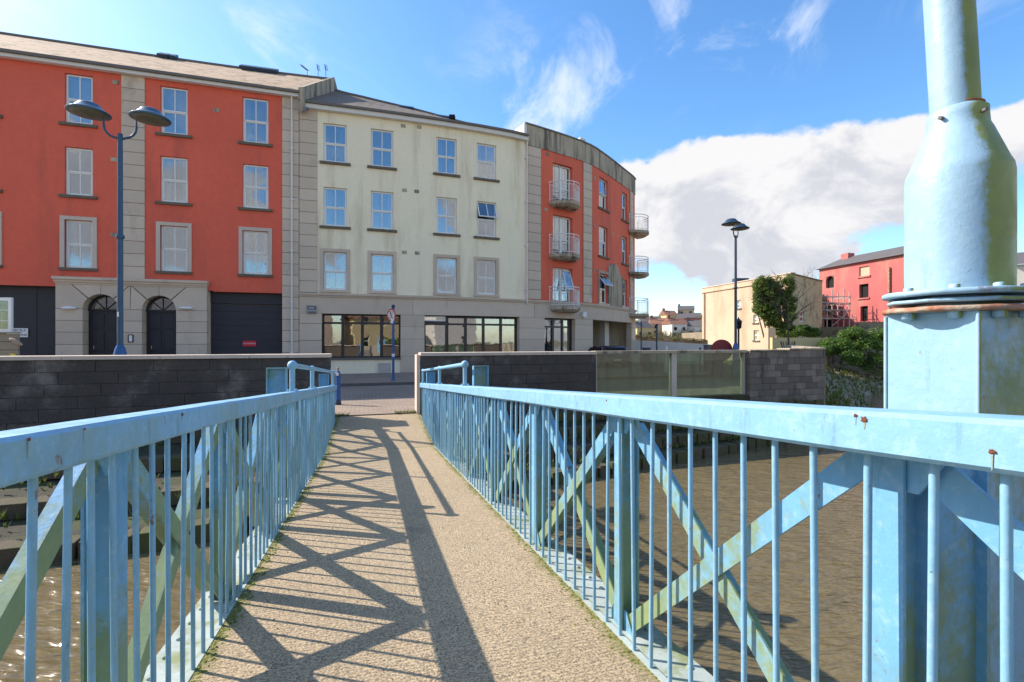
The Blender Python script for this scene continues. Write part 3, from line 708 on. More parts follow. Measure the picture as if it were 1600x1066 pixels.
for px in (112, 293): 
    p = FW(S(px), y0 - .07, P(0, 482, FW(S(px), 0, 0).y).z); d = tan(S(px))
    lb = MB(); Mq = T3(p) @ RZ(math.atan2(d.y, d.x)) @ Matrix.Diagonal((.27, .1, .07, 1)); bb = MB().ball((0, 0, 0), 1, 10); lb.add([Mq @ Vector(v) for v in bb.v], bb.f, True); mk('bulkhead_light', lb, A, I4, 'signw')
sn = mk('notice_frame', fbox(MB(), S(203), S(211.3), y0 - .03, y0 + .01, P(0, 535, 20.6).z, P(0, 523, 20.6).z), A, I4, 'ink'); mk('notice_sheet', fbox(MB(), S(204.7), S(209.7), y0 - .035, y0 - .031, P(0, 533.6, 20.6).z, P(0, 524.4, 20.6).z), sn, I4, 'signw')
# garage doors
gd = mk('garage_door', fbox(MB(), sL, S(92), .34, .38, ZB, zr0), A, I4, 'grille')
for px in (-60, 48): mk('door_leaf_edge', fbox(MB(), S(px), S(px) + .025, .325, .34, ZB, zr0), gd, I4, 'black')
mk('side_reveal', fbox(MB(), S(-90), S(-60), 0, .34, ZB, zr0), A, I4, 'stone')
gd = mk('garage_door', fbox(MB(), S(325), s441 + .02, .40, .42, ZB, 1.68), A, I4, 'joint')
nz_ = 10
for i in range(nz_): mk('shutter_panel', fbox(MB(), S(325), s441, .345, .40, ZB + i * .32, ZB + (i + 1) * .32 - .008), gd, I4, 'grille')
mk('shutter_header', fbox(MB(), S(325), s441 + .02, .30, .40, 1.69, zr0), A, I4, 'grille')
mk('lintel_soffit', fbox(MB(), sE1 + .2, s441, .001, .30, zr0 - .04, zr0 + .02), A, I4, 'red')
mk('pier_side', fbox(MB(), sE1 - .02, sE1 + .02, y0 + .31, .4, ZB, 2.3), A, I4, 'stone')
def nsign(parent, px0, px1, py0, py1, lines, bgm, fgm, y=-.01, Yr=None, sz=1.0):
    s0, s1 = S(px0), S(px1); Yq = FW((s0 + s1) / 2, y, 0).y; z0, z1 = P(0, py1, Yq).z, P(0, py0, Yq).z
    o = mk('sign', fbox(MB(), s0, s1, y - .02, y, z0, z1), parent, I4, bgm); n = len(lines)
    for i, ln in enumerate(lines):
        h = (z1 - z0) / n; M = FM((s0 + s1) / 2, z1 - h * (i + .5), y - .024) @ Matrix.Rotation(R(90), 4, 'X')
        text(ln, o, M, min(h * .85, (s1 - s0) / max(1, len(ln)) * 1.55) * sz, fgm)
    return o
nsign(A, 376.8, 397.8, 532.6, 541.3, ['NO PARKING'], 'redsign', 'signw', y=.33)
nsign(A, 2, 36, 513, 527, ['STRICTLY', 'NO PARKING'], 'signw', 'ink', y=.31)
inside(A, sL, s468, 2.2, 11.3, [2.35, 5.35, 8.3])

# ================= cream flats =================
s822 = S(822); s495 = S(495.8)
Bc = thing('apartment_building', FW(S(640), 0, ZB), 'cream rendered four storey flats above dark framed shop windows', 'building')
rowsC = [(8.42, 10.24), (5.40, 7.24), (2.40, 4.20)]; colsC = [(505.5, 542), (579.5, 614.5), (682, 713.8), (745, 775.3)]
holes = [(S(a), S(b_), z0, z1) for a, b_ in colsC for z0, z1 in rowsC]
mk('front_wall', fwall(MB(), s495, s822, 2.24, 10.86, holes, rv=.22), Bc, I4, 'cream')
ct = {(0, 0): 'blind', (1, 0): None, (2, 0): 'blind', (3, 0): 'blind', (0, 2): None, (1, 2): None}
for ci, (a, b_) in enumerate(colsC):
    for ri, (z0, z1) in enumerate(rowsC):
        window(Bc, S(a), S(b_), z0, z1, curtain=ct.get((ci, ri), 'curtain'), tilt=R(24) if (ci, ri) == (3, 1) else 0)
        sill(Bc, S(a), S(b_), z0, mat='sill' if ri < 2 else 'stone')
        if ri == 2: surround(Bc, S(a), S(b_), z0, z1)
quoins(Bc, s468 + .01, s495, 2.26, 10.8, .52)
quoins(Bc, s468 + .01, S(503) - .0, ZB, .82, .8, y=-.06); 
mk('fascia', fbox(MB(), s468 + .02, s822, -.24, -.02, 10.76, 10.98, 1.0), Bc, I4, 'whiter'); mk('gutter', fbox(MB(), s468 + .02, s822 - .02, -.34, -.243, 10.95, 11.06, 1.0), Bc, I4, 'gutter')
def rc(u):
    kk = [(0, 4.5, 13.85), (.18, 4.5, 13.8), (.5, 4.3, 13.45), (.72, 3.7, 12.9), (.86, 2.8, 12.35), (1, .5, 11.15)]
    for a, b_ in zip(kk, kk[1:]):
        if a[0] <= u <= b_[0] + 1e-6:
            f = (u - a[0]) / (b_[0] - a[0]); return a[1] + (b_[1] - a[1]) * f, a[2] + (b_[2] - a[2]) * f
MT['rooftile2'] = surf('brown_roof_slate', (.20, .15, .115), .3, 1.2, .85, 20, .6, .02, (.15, .125, .06), (.48, .66), 2.0)
rf2, frC = roof(Bc, s468 + .3, s822 - .05, 11.06, rc, mat='rooftile2', n=20, skew=lambda u: Vector((1.1 * (1 - u) ** 6, 0, 0)))
for u, v in ((9, .97), (13, .985)):
    p = frC[u][0].lerp(frC[u][1], v); mk('roof_light', MB().box(-.45, .45, -.3, .3, 0, .1), rf2, T3(p) @ RZ(.3) @ Matrix.Rotation(R(30), 4, 'X'), 'navy')
p = frC[13][0].lerp(frC[13][1], .35); mk('roof_vent', MB().box(-.15, .15, -.15, .15, 0, .2), rf2, T3(p), 'dark')
downpipe(Bc, S(823.5) - .08, 2.0, 10.8)
for px, z in ((630, 10.55), (655, 10.6), (632, 7.4), (651, 7.4), (632, 4.35), (652, 4.35)): vent(Bc, S(px), z)
mb = MB(); fbox(mb, s468, s822 - .004, -.16, .1, 2.14, 2.235, 1.0); fbox(mb, s468, s822 - .004, -.10, .1, 2.06, 2.139, 1.0); mk('string_course', mb, Bc, I4, 'stone')
def slabs(parent, cuts, z0, z1, y=-.06):
    for a, b_ in zip(cuts, cuts[1:]):
        n = max(1, math.ceil((S(b_) - S(a)) / 2.2)); 
        mk('stone_slab', fbox(MB(), S(a) + .006, S(b_) - .006, y, .32, z0, z1, 1.1), parent, I4, 'stone')
slabs(Bc, (467.6, 645, 834), 1.29, 2.055)
slabs(Bc, (467.8, 503), .83, 1.285)
def pier(parent, a, b_, zs_, y=-.06, d=.32):
    for c, e_ in zip(zs_, zs_[1:]): mk('ashlar_block', fbox(MB(), S(a) + .003, S(b_) - .003, y, d, c + .006, e_ - .006, 1.0), parent, I4, 'stone')
    mk('pier_backing', fbox(MB(), S(a) + .02, S(b_) - .02, y + .02, d - .02, zs_[0], zs_[-1]), parent, I4, 'joint')
pier(Bc, 626, 663, [ZB, -.75, .1, .70, 1.285])
pier(Bc, 811, 850, [ZB, -.75, .1, .70, 1.285])
def shopfront(parent, pa, pb, z0, z1, cuts, ztr, y=.24, door=None, fm='dframe'):
    s0, s1 = S(pa), S(pb); f = .07
    mb = MB(); fbox(mb, s0, s1, y, y + .09, z0, z0 + f); fbox(mb, s0, s1, y, y + .09, z1 - f, z1); fbox(mb, s0, s1, y, y + .085, ztr - .05, ztr + .05)
    cs = [s0 + (s1 - s0) * c for c in cuts]
    for c in cs: fbox(mb, max(s0, c - .07), min(s1, c + .07), y - .01, y + .095, z0 + .001, z1 - .001)
    fr = mk('shop_window', mb, parent, I4, fm)
    for a, b_ in zip(cs, cs[1:]):
        for c, d in ((z0 + f, ztr - .05), (ztr + .05, z1 - f)): mk('pane', fbox(MB(), a + .06, b_ - .06, y + .04, y + .046, c, d, 3), fr, I4, 'shopglass')
    return fr
shopfront(Bc, 503.5, 626, -.80, 1.28, (0, .25, .5, .75, 1), .86)
mk('sill', fbox(MB(), S(503), S(627), -.05, .3, -.90, -.805, 1.2), Bc, I4, 'gutter')
mk('apron_wall', fbox(MB(), S(503), S(626), .02, .3, ZB, -.905, 1.2), Bc, I4, 'cream')
shopfront(Bc, 700, 811, -.80, 1.24, (0, .25, .5, .75, 1), .86)
mk('apron_wall', fbox(MB(), S(700), S(811), .1, .3, ZB, -.81, 1.2), Bc, I4, 'dframe')
mb = MB(); fbox(mb, S(663), S(700), .2, .3, .92, 1.0); fbox(mb, S(663), S(666), .2, .3, ZB, .92); fbox(mb, S(697), S(700), .2, .3, ZB, 1.27); fbox(mb, S(666), S(697), .2, .3, ZB, -.72); fbox(mb, S(666), S(697), .2, .3, .80, .92)
dd = mk('shop_door', mb, Bc, I4, 'dframe'); mk('pane', fbox(MB(), S(666), S(697), .24, .246, -.72, .80), dd, I4, 'shopglass')
mk('door_handle', fbox(MB(), S(695.6), S(697), .12, .2, -.68, -.60), dd, I4, 'steel')
tl = mk('transom_window', fbox(fbox(MB(), S(663), S(697), .16, .22, 1.0, 1.05), S(663), S(697), .16, .22, 1.20, 1.25), Bc, I4, 'white'); mk('transom_side', fbox(fbox(MB(), S(663), S(664.3), .16, .22, 1.05, 1.2), S(695.7), S(697), .16, .22, 1.05, 1.2), tl, I4, 'white'); mk('pane', fbox(MB(), S(664.3), S(695.7), .19, .195, 1.05, 1.2), tl, I4, 'glass')
MT['chalk'] = surf('pale_chalk_marker', (.55, .68, .66), .2, 9, .8, 0, 0)
for i in range(11):           # hand-drawn lettering and flourishes on the door glass
    px = 670 + 22 * random.random(); z = .62 - 1.15 * random.random() ** 1.0; s = S(px); l_ = random.uniform(.06, .2)
    mk('chalk_mark', MB().tube([FW(s, .236, z), FW(s + l_ * .5, .236, z + random.uniform(-.05, .05)), FW(s + l_, .236, z + random.uniform(-.06, .06))], .008, 5), dd, I4, 'chalk')
ab = mk('alarm_box', fbox(MB(), S(480.5), S(494.3), -.16, -.06, 1.29, 1.64), Bc, I4, 'utility')
for i, tx in enumerate(('SAFE', 'WATCH')): text(tx, ab, FM(S(487.4), 1.53 - i * .13, -.165) @ Matrix.Rotation(R(90), 4, 'X'), .11, 'signw')
tag_ = mk('utility_plate', fbox(MB(), S(591), S(610.5), -.03, .05, P(0, 584, 23.2).z, P(0, 567.5, 23.2).z), Bc, I4, 'steel')
mk('ground_backing', fwall(MB(), s468, s822, ZB, 2.1, [], y=2.0), Bc, I4, 'interior')
mk('shop_ceiling', fbox(MB(), s468, s822, .33, 2.0, 1.9, 2.0, 1.5), Bc, I4, 'interior')
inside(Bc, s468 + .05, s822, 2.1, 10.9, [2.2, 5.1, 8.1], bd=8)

# ================= orange-red corner flats =================
s994 = S(990); sEnd = cum_[-1] - .2
Oc = thing('apartment_building', FW(S(900), 0, ZB), 'curved orange red corner flats with white railed balconies', 'building')
rowsO = [(8.28, 10.18), (5.30, 7.18), (2.36, 4.2)]
holes = []; 
doorsO = [(7.82, 10.05), (4.88, 7.12), (1.95, 4.16)]
for z0, z1 in doorsO: holes.append((S(864), S(894.5), z0, z1))
for z0, z1 in rowsO: holes += [(S(936), S(949.5), z0, z1), (S(972), S(979.8), z0, z1)]
wallO = fwall(MB(), s822 + .0, sEnd, 2.24, 11.7, holes, rv=.26, step=.6)
mk('front_wall', wallO, Oc, I4, 'orange')
# concrete frieze and metal coping
fz = MB(); fbox(fz, s822, sEnd, -.05, .35, 10.60, 11.72, .7); mk('parapet', fz, Oc, I4, 'sconc')
mk('coping', fbox(MB(), s822 - .12, sEnd, -.12, .45, 11.72, 11.78, .7), Oc, I4, 'lead')
mk('party_upstand', fbox(MB(), s822 - .16, s822 - .002, -.06, 3.0, 10.8, 11.715), Oc, I4, 'whiter'); mk('upstand_cap', fbox(MB(), S(904), S(912), -.14, .5, 11.784, 11.90), Oc, I4, 'whiter')
for a, b_ in ((824.5, 844.5), (910.8, 924)): quoins(Oc, S(a), S(b_), 2.28, 10.58, .52, y=-.05)
quoins(Oc, S(984), S(988.5), 2.28, 10.58, .52, y=-.05)
for (z0, z1), tl_ in zip(doorsO, (0, 0, 1)):
    # french doors: two leaves
    s0, s1 = S(864), S(894.5); a = FW(s0, .2, 0); b_ = FW(s1, .2, 0); M = T3((a.x + b_.x) / 2, (a.y + b_.y) / 2, z0) @ RZ(math.atan2((b_ - a).y, (b_ - a).x)); wd = (b_ - a).length; h = z1 - z0; x = wd / 2
    mb = MB()
    for q in ((-x, -x + .08, 0, h), (x - .08, x, 0, h), (-x, x, h - .08, h + .001), (-.07, .07, 0, h), (-x, x, 0, .12)): mb.box(q[0], q[1], 0, .08, q[2], q[3])
    for sx in (-1, 1):
        mb.box(min(sx * .07, sx * (x - .08)), max(sx * .07, sx * (x - .08)), .01, .07, h * .40, h * .40 + .05)
        mb.box(sx * x * .53 - .012, sx * x * .53 + .012, .02, .05, .12, h - .08)
    o = mk('balcony_door', mb, Oc, M, 'white')
    for sx in (-1, 1): mk('pane', MB().box(min(sx * .07, sx * (x - .08)), max(sx * .07, sx * (x - .08)), .035, .041, .12, h - .08), o, M, 'glass')
    mk('curtain', MB().box(-x + .1, x - .5, .3, .31, .05, h - .1), o, M, 'blind')
    if tl_:
        MU = M @ T3(x * .54, -.03, h - .1) @ Matrix.Rotation(R(-18), 4, 'X'); U = MB(); hw = x * .40; hh = 1.15
        for q in ((-hw, -hw + .05, -hh, 0), (hw - .05, hw, -hh, 0), (-hw, hw, -.05, 0), (-hw, hw, -hh, -hh + .05)): U.box(q[0], q[1], -.02, .03, q[2], q[3])
        mk('opening_sash', U, o, MU, 'white'); mk('pane', MB().box(-hw + .05, hw - .05, 0, .006, -hh + .05, -.05), o, MU, 'glass')
for (z0, z1), t1, t2 in zip(rowsO, (R(3), 0, R(38)), (0, 0, 0)):
    window(Oc, S(936), S(949.5), z0, z1, y=.14, tilt=t1, curtain='curtain'); sill(Oc, S(936), S(949.5), z0, mat='sill' if z0 > 3 else 'stone')
    window(Oc, S(972), S(979.8), z0, z1, y=.14, tilt=t2, curtain='blind'); sill(Oc, S(972), S(979.8), z0, mat='sill' if z0 > 3 else 'stone')
# grey shaped plaque between the lower windows
pl = [(935, 2.3), (935, 4.33)]
s0, s1 = S(934.6), S(974.5); cs = S(958.5)
poly = [(s0, 2.26), (S(936) - .02, 2.26), (S(936) - .02, 4.22), (S(949.5) + .02, 4.22), (S(949.5) + .02, 2.26), (S(972) - .02, 2.26), (S(972) - .02, 3.7)]
top = [(S(971), 3.95), (S(968), 4.45), (S(965.5), 4.85)] + [(cs + .85 * math.cos(R(a)), 4.55 + .55 * math.sin(R(a))) for a in (30, 60, 90, 120, 150)] + [(S(949.5), 4.55), (S(947), 4.40), (s0, 4.40)]
def cprism(poly_fn, sa, sb, n, ya, yb):
    mb = MB()
    for i in range(n):
        a = sa + (sb - sa) * i / n; b_ = sa + (sb - sa) * (i + 1) / n
        for lo, hi in [(poly_fn(a), poly_fn(b_))]:
            mb.hexa([FW(a, ya, lo[0]), FW(b_, ya, hi[0]), FW(b_, yb, hi[0]), FW(a, yb, lo[0]), FW(a, ya, lo[1]), FW(b_, ya, hi[1]), FW(b_, yb, hi[1]), FW(a, yb, lo[1])])
    return mb
def ptop(s):
    d = (s - cs)
    if abs(d) < 1.0: return 4.45 + .60 * math.sqrt(max(0, 1 - (d / 1.0) ** 2))
    return 4.45 - min(.9, .32 * (abs(d) - 1.0)) if d > 0 else 4.38
mb = cprism(lambda s: (2.26, ptop(s)), S(949.5) + .01, S(972) - .01, 22, -.07, .02); m2_ = cprism(lambda s: (4.22, 4.38), s0, S(949.5), 4, -.07, .02); mb.add(m2_.v, m2_.f); m3 = cprism(lambda s: (2.26, 4.22), s0, S(936) - .01, 1, -.07, .02); mb.add(m3.v, m3.f)
mk('shaped_plaque', mb, Oc, I4, 'sconc')
mb = MB(); fbox(mb, s822, sEnd, -.16, .1, 2.14, 2.235, .7); fbox(mb, s822, sEnd, -.10, .1, 2.06, 2.139, .7); mk('string_course', mb, Oc, I4, 'stone')
for a, b_ in ((834.2, 900), (900, 957), (957, 989.5)): mk('stone_slab', fbox(MB(), S(a) + .006, S(b_) - .006, -.06, .32, 1.29, 2.055, .7), Oc, I4, 'stone')
mk('stone_slab', fbox(MB(), S(989.5), sEnd, -.06, .32, ZB, 2.055, .7), Oc, I4, 'stone')
pier(Oc, 897.5, 925, [ZB, -.75, .1, .95, 1.285])
pier(Oc, 985.5, 989.5, [ZB, -.75, .1, .95, 1.285])
shopfront(Oc, 850.6, 897.5, -1.5, 1.26, (0, .36, .68, 1), .80, fm='dframe')
# arcade with set back columns and rear wall
for a, b_ in ((930.5, 939.5), (971.2, 977)):
    s0, s1 = S(a), S(b_); mk('arcade_column', fbox(MB(), s0, s1, 1.2, 1.6, ZB, 1.6), Oc, I4, 'concwhite')
mk('arcade_rear_wall', fbox(MB(), S(925), S(989), 4.2, 4.3, ZB, 2.1, .7), Oc, I4, 'stone'); mk('arcade_side_wall', fbox(MB(), S(923.5), S(925), .33, 4.2, ZB, 2.1), Oc, I4, 'stone'); mk('arcade_ceiling', fbox(MB(), S(850), S(989), .33, 4.2, 1.95, 2.05, .7), Oc, I4, 'interior')
mk('shop_rear_wall', fbox(MB(), S(845), S(923), 1.8, 1.85, ZB, 2.1, .7), Oc, I4, 'interior')
sg = mk('sign', fbox(MB(), S(940.5), S(946.8), 1.1, 1.13, P(0, 534, 30.5).z, P(0, 525, 30.5).z), Oc, I4, 'signw'); mk('sign_pictogram', fbox(MB(), S(942), S(945.5), 1.09, 1.098, P(0, 529, 30.5).z, P(0, 526.3, 30.5).z), sg, I4, 'ink')
mk('floodlight', fbox(MB(), S(906.6), S(911.8), -.25, -.07, 1.40, 1.70), Oc, I4, 'signw')
for px, z in ((856, 10.4), (853, 7.3), (929, 9.9), (929, 7.0), (929, 4.3), (958, 7.0), (965, 7.0), (981, 9.9)): vent(Oc, S(px), z)
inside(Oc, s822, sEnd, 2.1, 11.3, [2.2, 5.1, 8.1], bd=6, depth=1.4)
mk('roof', cprism(lambda s: (11.25, 11.3), s822, sEnd, 14, .1, 5.9), Oc, I4, 'gutter')
def balcony(sc_, zt_, hw=1.0, pr=.95, th=.30):
    M = FM(sc_, 0, 0); n = 16; mb = MB(); r_ = (hw * hw + pr * pr) / (2 * pr); cy = r_ - pr
    # plan outline: chord on the wall, curved front (local y negative is outward)
    a0 = math.asin(min(1, hw / r_)); pts = [(r_ * math.sin(-a0 + 2 * a0 * i / n), -(r_ * math.cos(-a0 + 2 * a0 * i / n) - cy)) for i in range(n + 1)]
    top_ = [(x, y, zt_) for x, y in pts]; mid = [(x, y, zt_ - th * .55) for x, y in pts]; bot = [(x * .8, y * .8, zt_ - th) for x, y in pts]; m = n + 1
    mb.v = top_ + mid + bot; mb.f = [tuple(range(m))[::-1], tuple(range(2 * m, 3 * m))] + [(i, i + 1, i + 1 + m, i + m) for i in range(n)] + [(i + m, i + 1 + m, i + 1 + 2 * m, i + 2 * m) for i in range(n)]; mb.sm = [False] * len(mb.f)
    o = mk('balcony', mb, Oc, M, 'sconc')
    rl = MB(); inn = [(x * .96, y * .96) for x, y in pts]
    for z, r0 in ((zt_ + 1.08, .028), (zt_ + .92, .016), (zt_ + .10, .018)): rl.tube([(x, y, z) for x, y in inn], r0, 6)
    for i in range(len(inn)):
        x, y = inn[i]; big = i in (0, n // 2, n); rl.tube([(x, y, zt_ - (.08 if i == n // 2 else 0)), (x, y, zt_ + (1.08 if big else .92))], .024 if big else .010, 6)
        if i < n and 1:
            x2, y2 = inn[i + 1]; rl.tube([((x + x2) / 2, (y + y2) / 2, zt_ + .1), ((x + x2) / 2, (y + y2) / 2, zt_ + .92)], .010, 5)
    rl.ball((inn[0][0], inn[0][1], zt_ + 1.08), .06, 8); rl.ball((inn[n // 2][0], inn[n // 2][1], zt_ - .08), .05, 8)
    mk('railing', rl, o, M, 'white'); return o
for z in (7.78, 4.84, 1.92): balcony(S(879.5), z, 1.02, .95)
sSide = 0
for s_ in [x * .1 for x in range(int(s994 * 10), int(SMAX * 10))]:
    if pat(s_).y > 34.15: sSide = s_; break
for z in (7.78, 4.84, 1.92): balcony(sSide, z, 1.12, 1.08)
# tv aerials on the red roof ridge
for px, k in ((462, 1), (480, 2), (497, 1)):
    p = on_roof(min(px, 466), 1.0) if px < 466 else frR[-1][1] + Vector(((px - 497) * .032, 0, 0)); p = Vector((p.x, p.y, 14.4)) if px < 466 else Vector(((px - 800) / F * frR[-1][1].y, frR[-1][1].y, 14.42))
    mb = MB(); mb.tube([p, p + Vector((0, 0, .55))], .018, 6)
    dx = -.35 if k == 2 else -.05; q = p + Vector((0, 0, .5)); mb.tube([q, q + Vector((dx, 0, .28))], .02, 6)
    for i in range(5): mb.tube([q + Vector((dx * i / 4, -.12, .28 * i / 4)), q + Vector((dx * i / 4 + .08, .12, .28 * i / 4 + .05))], .012, 5)
    mk('tv_aerial', mb, rf, I4, 'ink')
# ------------------------------------------------------------------ the footbridge
def BR(p, t, h): return Vector((p * .9594 - .282 * t, .282 * p + .9594 * t, -.0775 * t + h))
BA = math.atan2(.282, .9594)
def bbox(mb, p0, p1, t0, t1, h0, h1): return mb.box(p0, p1, t0, t1, h0, h1, lambda x, y, z: BR(x, y, z))
FB = thing('footbridge', BR(.2, 5, -1.5), 'light blue steel footbridge with crossed bracing, rod balusters and a concrete deck', 'footbridge', rz=BA)
mb = MB(); n = 40
def slab(t0, t1, h0a, h0b, n, pl=-.722, pr_=1.107, th=.16):
    mb = MB()
    for i in range(n + 1):
        t = t0 + (t1 - t0) * i / n; h = h0a + (h0b - h0a) * i / n
        for p in (pl + .012 * mnoise.noise(Vector((t * 3, 1, 0))), pr_ + .012 * mnoise.noise(Vector((t * 3, 9, 0)))): 
            mb.v += [tuple(BR(p, t, h)), tuple(BR(p, t, h - th))]
    for i in range(n):
        a = 4 * i; b_ = a + 4
        mb.f += [(a, a + 2, b_ + 2, b_), (a + 1, b_ + 1, b_ + 3, a + 3), (a, b_, b_ + 1, a + 1), (a + 2, a + 3, b_ + 3, b_ + 2)]
    mb.f += [(0, 1, 3, 2), (4 * n, 4 * n + 2, 4 * n + 3, 4 * n + 1)]; mb.sm = [False] * len(mb.f); return mb
mk('deck_slab', slab(-10, 8.585, -1.2, -1.2, 60), FB, I4, 'deck')
mk('deck_slab', slab(8.60, 11.75, -1.2, -1.66 + .0775 * 11.75, 14, -.74, 1.12), FB, I4, 'deck')
mk('crossbeam', bbox(MB(), -.80, 1.19, 8.4, 8.9, -1.6, -1.37), FB, I4, 'blue')
rodm = MB().tube([(0, 0, 0), (0, 0, 1.012)], .0088, 8).mesh('baluster'); rodm.materials.append(MT['blue_rail'])
T0 = .70; PN = 1.28
for sd, pin, pout in ((0, -.667, -.792), (1, 1.055, 1.18)):
    sg = -1 if sd == 0 else 1; pb = -.712 if sd == 0 else 1.100
    # rail: chamfered box section
    c = .010; a, b_ = sorted((pin, pout)); h0, h1 = -.190, -.094
    sec = [(a + c, h0), (b_ - c, h0), (b_, h0 + c), (b_, h1 - c), (b_ - c, h1), (a + c, h1), (a, h1 - c), (a, h0 + c)]
    rb = MB(); nt = 90; t0, t1 = -9.5, 10.85
    for i in range(nt + 1):
        t = t0 + (t1 - t0) * i / nt; wv = .003 * mnoise.noise(Vector((t * 1.3, sd * 5, 0)))
        rb.v += [tuple(BR(p + wv, t, h + wv)) for p, h in sec]
    for i in range(nt):
        for k in range(8): rb.f.append((i * 8 + k, i * 8 + (k + 1) % 8, (i + 1) * 8 + (k + 1) % 8, (i + 1) * 8 + k))
    rb.f += [tuple(range(8))[::-1], tuple(range(nt * 8, nt * 8 + 8))]; rb.sm = [False] * len(rb.f)
    mk('rail', rb, FB, I4, 'blue_rail')
    # edge plate outside the slab with bolt heads, bottom chord
    e0, e1 = (-.93, -.735) if sd == 0 else (1.12, 1.33)
    ep = mk('edge_plate', bbox(MB(), e0, e1, -9.5, 10.9, -1.245, -1.228), FB, I4, 'edge')
    mk('inner_flange', bbox(MB(), *((-.734, -.702) if sd == 0 else (1.088, 1.119)), -9.5, 10.9, -1.228, -1.196), FB, I4, 'edge')
    mk('bottom_chord', bbox(MB(), *((-.87, -.79) if sd == 0 else (1.18, 1.26)), -9.5, 10.9, -1.52, -1.246), FB, I4, 'blue')
    bl = MB(); t = -.2
    while t < 7: 
        bl.lathe([(.013, 0), (.013, .008), (.008, .012)], BR((e0 + e1) / 2 + .05 * sg, t, -1.228), 8); t += .16
    mk('bolt_heads', bl, ep, I4, 'edge')['kind'] = 'stuff'
    t = -2.52 + (.03 if sd else -.02)
    while t < 10.8:
        o = mk('baluster', rodm, FB, T3(BR(pb + random.uniform(-.003, .003), t + random.uniform(-.004, .004), -1.2)) @ Euler((random.gauss(0, .006), random.gauss(0, .005), random.random() * 6)).to_matrix().to_4x4()); t += PN / 10
    # posts and bracing
    fl = -.775 if sd == 0 else 1.163        # inner face of the truss members
    for k in range(-3, 9):
        T0 = .59 if sd == 0 else .84; t = T0 + PN * k
        mb = MB(); q0 = fl; q1 = fl + sg * .095
        A_ = lambda a, b_: (min(a, b_), max(a, b_))
        bbox(mb, *A_(q0, q0 + sg * .009), t - .037, t + .037, -1.2275, -.193); bbox(mb, *A_(q1 - sg * .009, q1), t - .037, t + .037, -1.2275, -.193); bbox(mb, *A_(q0 + sg * .009, q1 - sg * .009), t - .005, t + .005, -1.2275, -.193)
        mk('post', mb, FB, I4, 'blue')
        # gussets under the rail and at the foot
        for hh, s2 in ((-.30, 1), (-1.12, -1)):
            mb = MB()
            cpts = [(-.12, 0), (.12, 0), (.06, -.09), (-.06, -.09)] if s2 == 1 else [(-.12, 0), (.12, 0), (.06, .09), (-.06, .09)]
            z0 = -.193 if s2 == 1 else -1.2275
            vs = [BR(q0 + sg * .012, t + a, z0 + b_) for a, b_ in cpts] + [BR(q0 + sg * .020, t + a, z0 + b_) for a, b_ in cpts]
            mb.add(vs, [(0, 1, 2, 3), (7, 6, 5, 4), (0, 4, 5, 1), (1, 5, 6, 2), (2, 6, 7, 3), (3, 7, 4, 0)])
            mk('gusset_plate', mb, FB, I4, 'blue')
        if k == 8: break
        ta, tb = t + .06, t + PN - .06
        for j, (ha, hb, off) in enumerate(((-.215, -1.20, .022), (-1.20, -.215, .034))):
            a = Vector((ta, ha)); b_ = Vector((tb, hb)); d = (b_ - a).normalized(); nn = Vector((-d.y, d.x)); 
            if nn.y < 0: nn = -nn
            wd = .038; mb = MB()
            def bar(n0, n1, q0_, q1_):
                q0_, q1_ = min(q0_, q1_), max(q0_, q1_)
                pts = []
                for q in ((a, n0), (b_, n0), (b_, n1), (a, n1)): pts.append(q[0] + nn * q[1])
                vs = [BR(q0_, v.x, v.y) for v in pts] + [BR(q1_, v.x, v.y) for v in pts]
                mb.add(vs, [(0, 1, 2, 3), (7, 6, 5, 4), (0, 4, 5, 1), (1, 5, 6, 2), (2, 6, 7, 3), (3, 7, 4, 0)])
            bar(-wd, wd, fl + sg * off, fl + sg * (off + .008))
            bar(wd - .008 if j == 0 else -wd, wd if j == 0 else -wd + .008, fl + sg * (off + .0082), fl + sg * (off + (.12 if j == 0 else .085)))
            mk('brace', mb, FB, I4, 'blue_brace')
    # tubular handrail on ball posts at the far end
    pp = (pin + pout) / 2
    tt = [(5.15, .255), (6.85, .262), (10.55, .275)] if sd == 0 else [(5.85, .262), (8.1, .268), (10.72, .275)]
    hr = MB(); hr.tube([BR(pp, t, -.094 + h) for t, h in tt], .026, 12); ho = mk('handrail', hr, FB, I4, 'blue_rail')
    for t, h in tt:
        mb = MB().tube([BR(pp, t, -.096), BR(pp, t, -.094 + h)], .026, 10); mb.ball(BR(pp, t, -.094 + h), .047 if t < 6 else .038, 10); mk('handrail_post', mb, ho, I4, 'blue_rail')
        mb = bbox(MB(), pp - .045, pp + .045, t - .07, t + .07, -.094, -.086); 
        for dp, dt in ((-.03, -.055), (.03, -.055), (-.03, .055), (.03, .055)): mb.lathe([(.009, 0), (.009, .012), (.005, .015)], BR(pp + dp, t + dt, -.086), 6)
        mk('base_plate', mb, ho, I4, 'blue_rail')
    # open box uprights standing outside the rail
    for t in ((5.42, 10.7) if sd == 0 else (5.84, 11.0)):
        pc = (-.92 if sd == 0 else 1.32); w2, top, dp = .095, .150, .085; mb = MB()
        f = .013
        bbox(mb, pc - w2, pc + w2, t + dp - .012, t + dp, -1.2, top)                        # back plate
        bbox(mb, pc - w2, pc - w2 + f, t, t + dp - .012, -1.2, top); bbox(mb, pc + w2 - f, pc + w2, t, t + dp - .012, -1.2, top)
        bbox(mb, pc - w2 + f, pc + w2 - f, t, t + dp - .012, top - f, top)
        mk('channel_upright', mb, FB, I4, 'blue')
